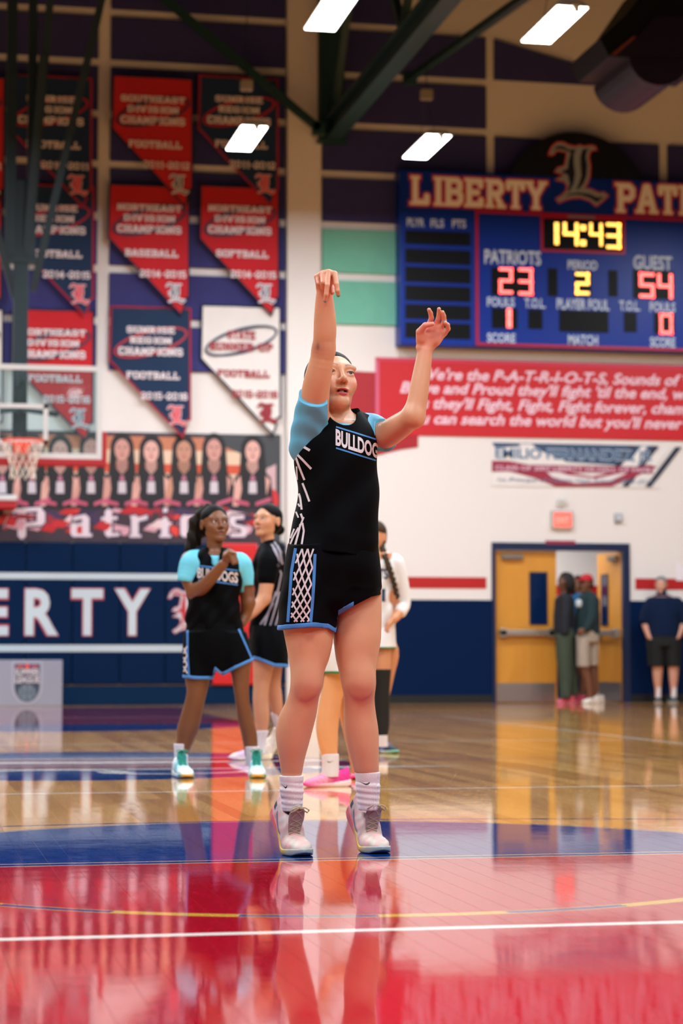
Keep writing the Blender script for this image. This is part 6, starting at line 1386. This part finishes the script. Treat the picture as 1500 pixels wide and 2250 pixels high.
# ---------------------------------------------------------------- opponent with pink shoes, mostly hidden by the shooter
F5 = Fig('opponent in white shorts with bright pink shoes seen between the shooter\'s legs', 11.45, 742); P = F5.P
g = Grid.uni(P(655,1745,-.3)*[1,1,0]+[0,-.05,.05], P(830,1120,.25), .006)
legs(F5, g, [(1440,715,790),(1480,712,775),(1510,708,762),(1535,702,752),(1560,698,748),(1600,694,743),(1640,700,742),(1670,708,741),(1690,710,740),(1715,708,742)], [-.02]*10)
legs(F5, g, [(1440,745,812),(1500,742,795),(1540,742,785),(1570,745,788),(1610,754,794),(1660,766,796),(1700,772,798)], [.12]*7)
g.loft(F5.secs([(1180,715,795,.08),(1210,705,805,.09),(1300,712,798,.10),(1380,705,805,.12),(1450,712,806,.12)], .03), .04); g.cap(P(752,1195,.02),P(750,1160,.01),.046,.045,.03)
for sx, dy in ((-1,-.05),(1,.08)): g.chain([P(755+sx*44,1205,dy),P(755+sx*40,1270,dy+.02),P(755+sx*28,1315,dy-.02),P(755+sx*18,1330,dy-.12)],[.052,.044,.036,.026],.03); generic_hand(g, P(755+sx*18,1330,dy-.12), (-sx*.6,-.6,-.2), (0,-.3,1), (-sx*.5,.5,.2), .85, (40,50,30), .5)
h5c, h5R, h5s = P(748,1148,.02), rotm(-30,0,0), .98; head_sdf(g, h5c, h5R, h5s, .001, eyes=True)
V, Q = g.mesh(); V = relax(V, Q, 1); cols = skin_cols(V,(226,160,112)); head_cols(V, cols, h5c, h5R, h5s, (176,92,86), (60,40,26), .001); fast_obj('body', V, Q, skin_mat('skin_mid'), F5.root, cols)
eyes_for(F5, h5c, h5R, h5s, (0,0), (44,30,24)); slick_hair(F5, h5c, h5R, h5s, hair_b, h=.006, lo=.16)
g = Grid.uni(P(685,1440,-.25), P(830,1175,.3), .006); g.loft(F5.secs([(1180,732,778,.085),(1196,708,802,.125),(1240,702,808,.14),(1320,702,808,.145),(1420,698,812,.16)], .03), .02, wr=wf)
for sx, dy in ((-1,-.05),(1,.08)): g.chain([P(755+sx*40,1208,dy),P(755+sx*43,1225,dy),P(755+sx*41,1255,dy+.015)],[.066,.066,.058],.02)
part('jersey', g, white_knit, F5.root)
g = Grid.uni(P(685,1500,-.3), P(835,1390,.4), .006); g.loft(F5.secs([(1395,700,810,.14),(1430,702,814,.18),(1478,704,818,.20)], .03), .02); so5, sb5 = part('shorts', g, white_knit, F5.root); g2_ = g.copy(); X,Y,Z = g2_.co((slice(None),)*3); g2_.f = np.maximum(g.f-.003, np.maximum(P(745,1480)[2]-.004-Z, Z-P(745,1473)[2])+0*g.f); part('hem_trim', g2_, green_p, so5)
g = Grid.uni(P(690,1740,-.2)*[1,1,0]+[0,0,.05], P(805,1640,.35), .004); g.loft([(a,b,c,d+.001,d*1.1) for a,b,c,d,_ in F5.secs([(1656,706,744),(1680,707,744),(1705,706,744),(1722,706,744)],[-.02]*4)], 0); sk5, kb5 = part('sock', g, sock_m, F5.root)
V2, Fc2 = surf_shape(F5, kb5, swoosh_pts(), [tuple(t_) for t_ in tessellate_polygon([[Vector((p[0],p[1],0)) for p in swoosh_pts()]])], lambda p: (719+14*p[0], 1676-6*p[1]), 2, .0014)
if Fc2: mesh_obj('tick_mark', V2, Fc2, inkp, sk5, local=True)
hot = shoe_cols([(0,(236,40,150)),(.35,(240,70,160)),(.55,(240,150,180)),(1,(244,130,170))],[(0,(240,214,220)),(.3,(240,226,228)),(.7,(236,170,190)),(1,(236,60,140))],(244,190,210),(250,190,205))
w_ = on_floor(698,1729)-F5.o; make_shoe(F5, (w_@cR, w_@cF), -68, 0, hot, .25, 1, lace=(246,200,206), swoosh=False)
w_ = on_floor(790,1712)-F5.o; make_shoe(F5, (w_@cR, w_@cF), -20, 0, hot, .265, 1, lace=(246,200,206), swoosh=False, detail=False)
# ================================================================== SPECTATORS AT THE FAR WALL
def far_person(label, D, px0, skin, legs_, torso, neck, arms, hands, head, hair, clothes, shoes, res=.008):
    f = Fig(label, D, px0); P = f.P; allx = [v for r in torso for v in r[1:3]]; x0, x1 = min(allx)-22, max(allx)+22
    lo, hi = P(x0,1560,-.45), P(x1,1235,.45); lo[2] = .06
    g = Grid.uni(lo, hi, res)
    for rows, dy in legs_: g.loft([(a,b,c,d,d*1.05) for a,b,c,d,_ in f.secs(rows,[dy]*len(rows))], .03)
    g.loft(f.secs(torso, 0.0), .04); g.cap(P(*neck[0]),P(*neck[1]),.055,.052,.03)
    for pts, rs in arms: g.chain([P(*p) for p in pts], rs, .03)
    for w_, d, sd, nr, cu in hands: generic_hand(g, P(*w_), d, sd, nr, 1.0, cu, .4)
    hx, hy, yaw = head; c, R = P(hx,hy,0), rotm(yaw,0,0); head_sdf(g, c, R, 1.05, .0)
    V, Q = g.mesh(); V = relax(V, Q, 1); cols = skin_cols(V, skin); head_cols(V, cols, c, R, 1.05, tuple(int(v*.8) for v in skin), (30,22,18)); fast_obj('body', V, Q, skin_mat('skin_far'), f.root, cols)
    eyes_for(f, c, R, 1.05)
    for nm, m, fn in clothes:
        g = Grid.uni(lo, hi, res); fn(f, g); part(nm, g, m, f.root)
    hair(f, c, R)
    for bx_, yw, cl, dy in shoes:
        w_ = P(bx_, 1545, dy); make_shoe(f, (w_[0], w_[1]), yw, 0, cl, .285, 1, swoosh=False, detail=False)
    return f
def solid(u, s_): return shoe_cols([(0,u),(1,u)],[(0,s_),(1,s_)],u,u)
def dreads(f, c, R):
    m = mat('hair_locs',(16,13,13),rough=.7,bump=.6,bscale=80); slick_hair(f, c, R, 1.08, m, h=.008, lo=.2, line=.07); mb = MB()
    for k in range(26):
        a = math.radians(-115 + 230*k/25); r0 = .075; p0 = c + R@np.array([r0*math.sin(a), .02+r0*math.cos(a), .05]); p1 = c + R@np.array([.105*math.sin(a), .025+.105*math.cos(a), -.03]); p2 = c + R@np.array([.10*math.sin(a), .03+.10*math.cos(a), -.13-.03*(k%3)])
        mb.tube([c+R@np.array([.02*math.sin(a),.0,.115]), p0+np.array([0,0,.04]), p1, p2],[.014,.016,.015,.009],6)
    mb.build('locs', m, f.root, True, local=True)
def w_top(f, g):
    g.loft(f.secs([(1303,1232,1252,.07),(1312,1222,1258,.10),(1335,1217,1262,.13),(1365,1215,1263,.14),(1394,1216,1262,.145)],0),.02); g.chain([f.P(1244,1318,-.12),f.P(1242,1350,-.15),f.P(1240,1388,-.17)],[.085,.075,.062],.02)
def w_pants(f, g): g.loft(f.secs([(1380,1217,1262,.145),(1400,1218,1262,.15)],0),.02); g.loft(f.secs([(1395,1219,1258,.13),(1450,1222,1256,.12),(1500,1228,1256,.10),(1533,1230,1254,.09)],-.06),.02); g.loft(f.secs([(1395,1226,1262,.13),(1450,1234,1266,.12),(1500,1244,1270,.10),(1526,1248,1272,.09)],.1),.02)
far_person('woman with long dark locs in dark jacket and olive pants in the doorway', 29.7, 1240, (92,58,42), [([(1395,1224,1254),(1450,1228,1252),(1500,1232,1250),(1538,1233,1249)],-.06),([(1395,1232,1258),(1450,1238,1262),(1500,1250,1266),(1532,1252,1266)],.1)],
  [(1306,1228,1254,.09),(1340,1222,1258,.11),(1395,1222,1258,.12)], ((1240,1308,0),(1239,1292,0)), [([(1244,1318,-.12),(1242,1350,-.15),(1241,1392,-.17)],[.06,.05,.035])], [((1241,1394,-.17),(-.1,0,-1),(-1,0,0),(0,1,0),(20,25,15))], (1241,1277,-65), dreads,
  [('jacket', mat('jacket_navy',(16,22,34),rough=.8,noise=.5,nscale=9), w_top), ('pants', mat('pants_olive',(58,70,56),rough=.85,noise=.2,nscale=8), w_pants)], [(1234,-60,solid((214,80,100),(226,120,136)),-.06),(1262,-55,solid((206,70,100),(214,110,130)),.14)])
def cap_hair(f, c, R):
    slick_hair(f, c, R, 1.05, hair_black, h=.008, lo=.2, line=.06); g = Grid.uni(c-np.array((.22,.25,.05)), c+np.array((.22,.25,.2)), .006)
    g.ell(c+R@np.array([0,.012,.052]),(.086,.104,.086),0,R=R); g.plane(c+R@np.array([0,0,.045]), R@np.array([0,.15,-1]) ); g.ell(c+R@np.array([0,-.115,.052]),(.07,.075,.010),.01,R=R); part('cap', g, mat('cap_red',(186,14,34),rough=.7), f.root)
def r_top(f, g):
    g.loft(f.secs([(1300,1280,1302,.08),(1310,1270,1312,.12),(1340,1265,1317,.15),(1370,1263,1318,.16),(1394,1264,1317,.16)],0),.02); g.chain([f.P(1300,1318,-.13),f.P(1298,1355,-.17),f.P(1288,1380,-.2)],[.09,.08,.062],.02)
def r_shorts(f, g): g.loft(f.secs([(1384,1265,1316,.16),(1410,1264,1316,.17)],0),.02); g.loft(f.secs([(1400,1264,1296,.14),(1465,1266,1296,.13)],-.08),.02); g.loft(f.secs([(1400,1286,1316,.14),(1462,1288,1314,.13)],.08),.02)
def r_logo(f, g): g.ell(f.P(1271,1326,-.105),(.05,.03,.06),0)
far_person('man in red cap, dark green sweatshirt and khaki shorts in the doorway', 29.75, 1292, (112,70,50), [([(1400,1268,1296),(1465,1270,1296),(1500,1282,1302),(1535,1290,1304)],-.08),([(1400,1288,1314),(1465,1290,1312),(1500,1294,1314),(1535,1298,1312)],.08)],
  [(1306,1276,1306,.1),(1340,1270,1312,.13),(1395,1270,1312,.13)], ((1290,1308,0),(1288,1296,0)), [([(1300,1318,-.13),(1298,1355,-.17),(1286,1382,-.21)],[.065,.055,.04])], [((1284,1384,-.22),(-.7,-.3,-.5),(-.2,-.3,1),(0,1,.2),(40,40,30))], (1287,1283,-50), cap_hair,
  [('sweatshirt', mat('sweat_green',(18,44,50),rough=.85), r_top), ('shorts', mat('khaki',(170,156,142),rough=.85,noise=.12,nscale=7), r_shorts), ('chest_patch', mat('patch_grey',(196,206,210),rough=.7), r_logo)], [(1290,-55,solid((226,216,208),(232,224,216)),-.12),(1304,-45,solid((226,216,208),(232,224,216)),.1)])
def t_top(f, g): g.loft(f.secs([(1303,1260,1282,.08),(1315,1252,1290,.11),(1350,1250,1292,.13),(1396,1250,1292,.13)],0),.02); g.chain([f.P(1254,1320,0),f.P(1250,1345,-.02)],[.07,.07],.02)
def t_shorts(f, g): g.loft(f.secs([(1390,1250,1292,.14),(1460,1250,1292,.15)],0),.02)
far_person('person in bright blue shirt half hidden between the two people in the doorway', 30.45, 1270, (120,76,52), [([(1400,1254,1272),(1470,1256,1271),(1535,1258,1268)],-.04),([(1400,1272,1290),(1470,1272,1287),(1535,1274,1284)],.04)],
  [(1306,1258,1284,.09),(1340,1255,1288,.11),(1395,1254,1288,.11)], ((1271,1308,0),(1270,1294,0)), [([(1253,1318,0),(1250,1350,-.02),(1252,1385,-.06)],[.055,.045,.035])], [((1252,1388,-.06),(0,-.2,-1),(0,-1,0),(1,0,0),(20,20,15))], (1268,1283,-30), lambda f,c,R: slick_hair(f, c, R, 1.05, hair_black, h=.008, lo=.2),
  [('shirt', mat('shirt_blue',(20,96,150),rough=.8), t_top), ('shorts', mat('shorts_navy',(20,28,54),rough=.8), t_shorts)], [(1263,-30,solid((40,40,50),(220,220,220)),-.04),(1280,-20,solid((40,40,50),(220,220,220)),.04)])
def m_top(f, g):
    g.loft(f.secs([(1306,1440,1466,.08),(1314,1428,1482,.11),(1335,1420,1496,.14),(1365,1421,1494,.155),(1398,1420,1494,.155)],0),.02); g.chain([f.P(1430,1326,0),f.P(1420,1345,0),f.P(1416,1362,0)],[.09,.082,.078],.02); g.chain([f.P(1486,1326,0),f.P(1496,1345,0),f.P(1501,1362,0)],[.09,.082,.078],.02); g.cap(f.P(1453,1306,-.02),f.P(1453,1298,-.02),.068,.066,.01)
def m_shorts(f, g): g.loft(f.secs([(1390,1420,1494,.15),(1420,1419,1496,.15)],0),.02); g.loft(f.secs([(1405,1419,1460,.14),(1464,1423,1459,.13)],0),.02); g.loft(f.secs([(1405,1455,1496,.14),(1464,1462,1494,.13)],0),.02)
def m_socks(f, g): g.loft(f.secs([(1508,1439,1452,.05),(1534,1439,1452,.05)],0),0)
def m_socks2(f, g): g.loft(f.secs([(1508,1473,1486,.05),(1534,1473,1486,.05)],0),0)
def short_hair(f, c, R): slick_hair(f, c, R, 1.05, mat('hair_grey',(116,116,120),rough=.6), h=.008, lo=.2, line=.055)
far_person('grey-haired man in navy polo and black shorts by the wall right of the doorway', 30.1, 1456, (206,150,128), [([(1400,1424,1458),(1465,1432,1456),(1490,1434,1454),(1515,1438,1452),(1535,1439,1451)],0),([(1400,1458,1492),(1465,1467,1491),(1490,1469,1489),(1515,1472,1486),(1535,1473,1485)],0)],
  [(1310,1432,1476,.1),(1340,1426,1490,.12),(1395,1426,1488,.13)], ((1454,1312,0),(1453,1298,0)), [([(1428,1328,0),(1416,1365,.0),(1425,1398,-.06)],[.06,.048,.036]),([(1488,1328,0),(1500,1365,.0),(1491,1396,-.06)],[.06,.048,.036])], [((1425,1399,-.07),(.3,.2,-.9),(0,-1,0),(1,0,.3),(20,25,15)),((1491,1397,-.07),(-.3,.2,-.9),(0,-1,0),(-1,0,.3),(20,25,15))], (1452,1285,-15), short_hair,
  [('polo_shirt', mat('polo_navy',(3,24,56),rough=.85,spec=.2), m_top), ('shorts', mat('shorts_black',(8,9,12),rough=.85), m_shorts), ('sock', sock_m, m_socks), ('sock', sock_m, m_socks2)], [(1445,-10,solid((22,50,64),(196,190,186)),-.05),(1479,8,solid((22,50,64),(196,190,186)),-.05)])
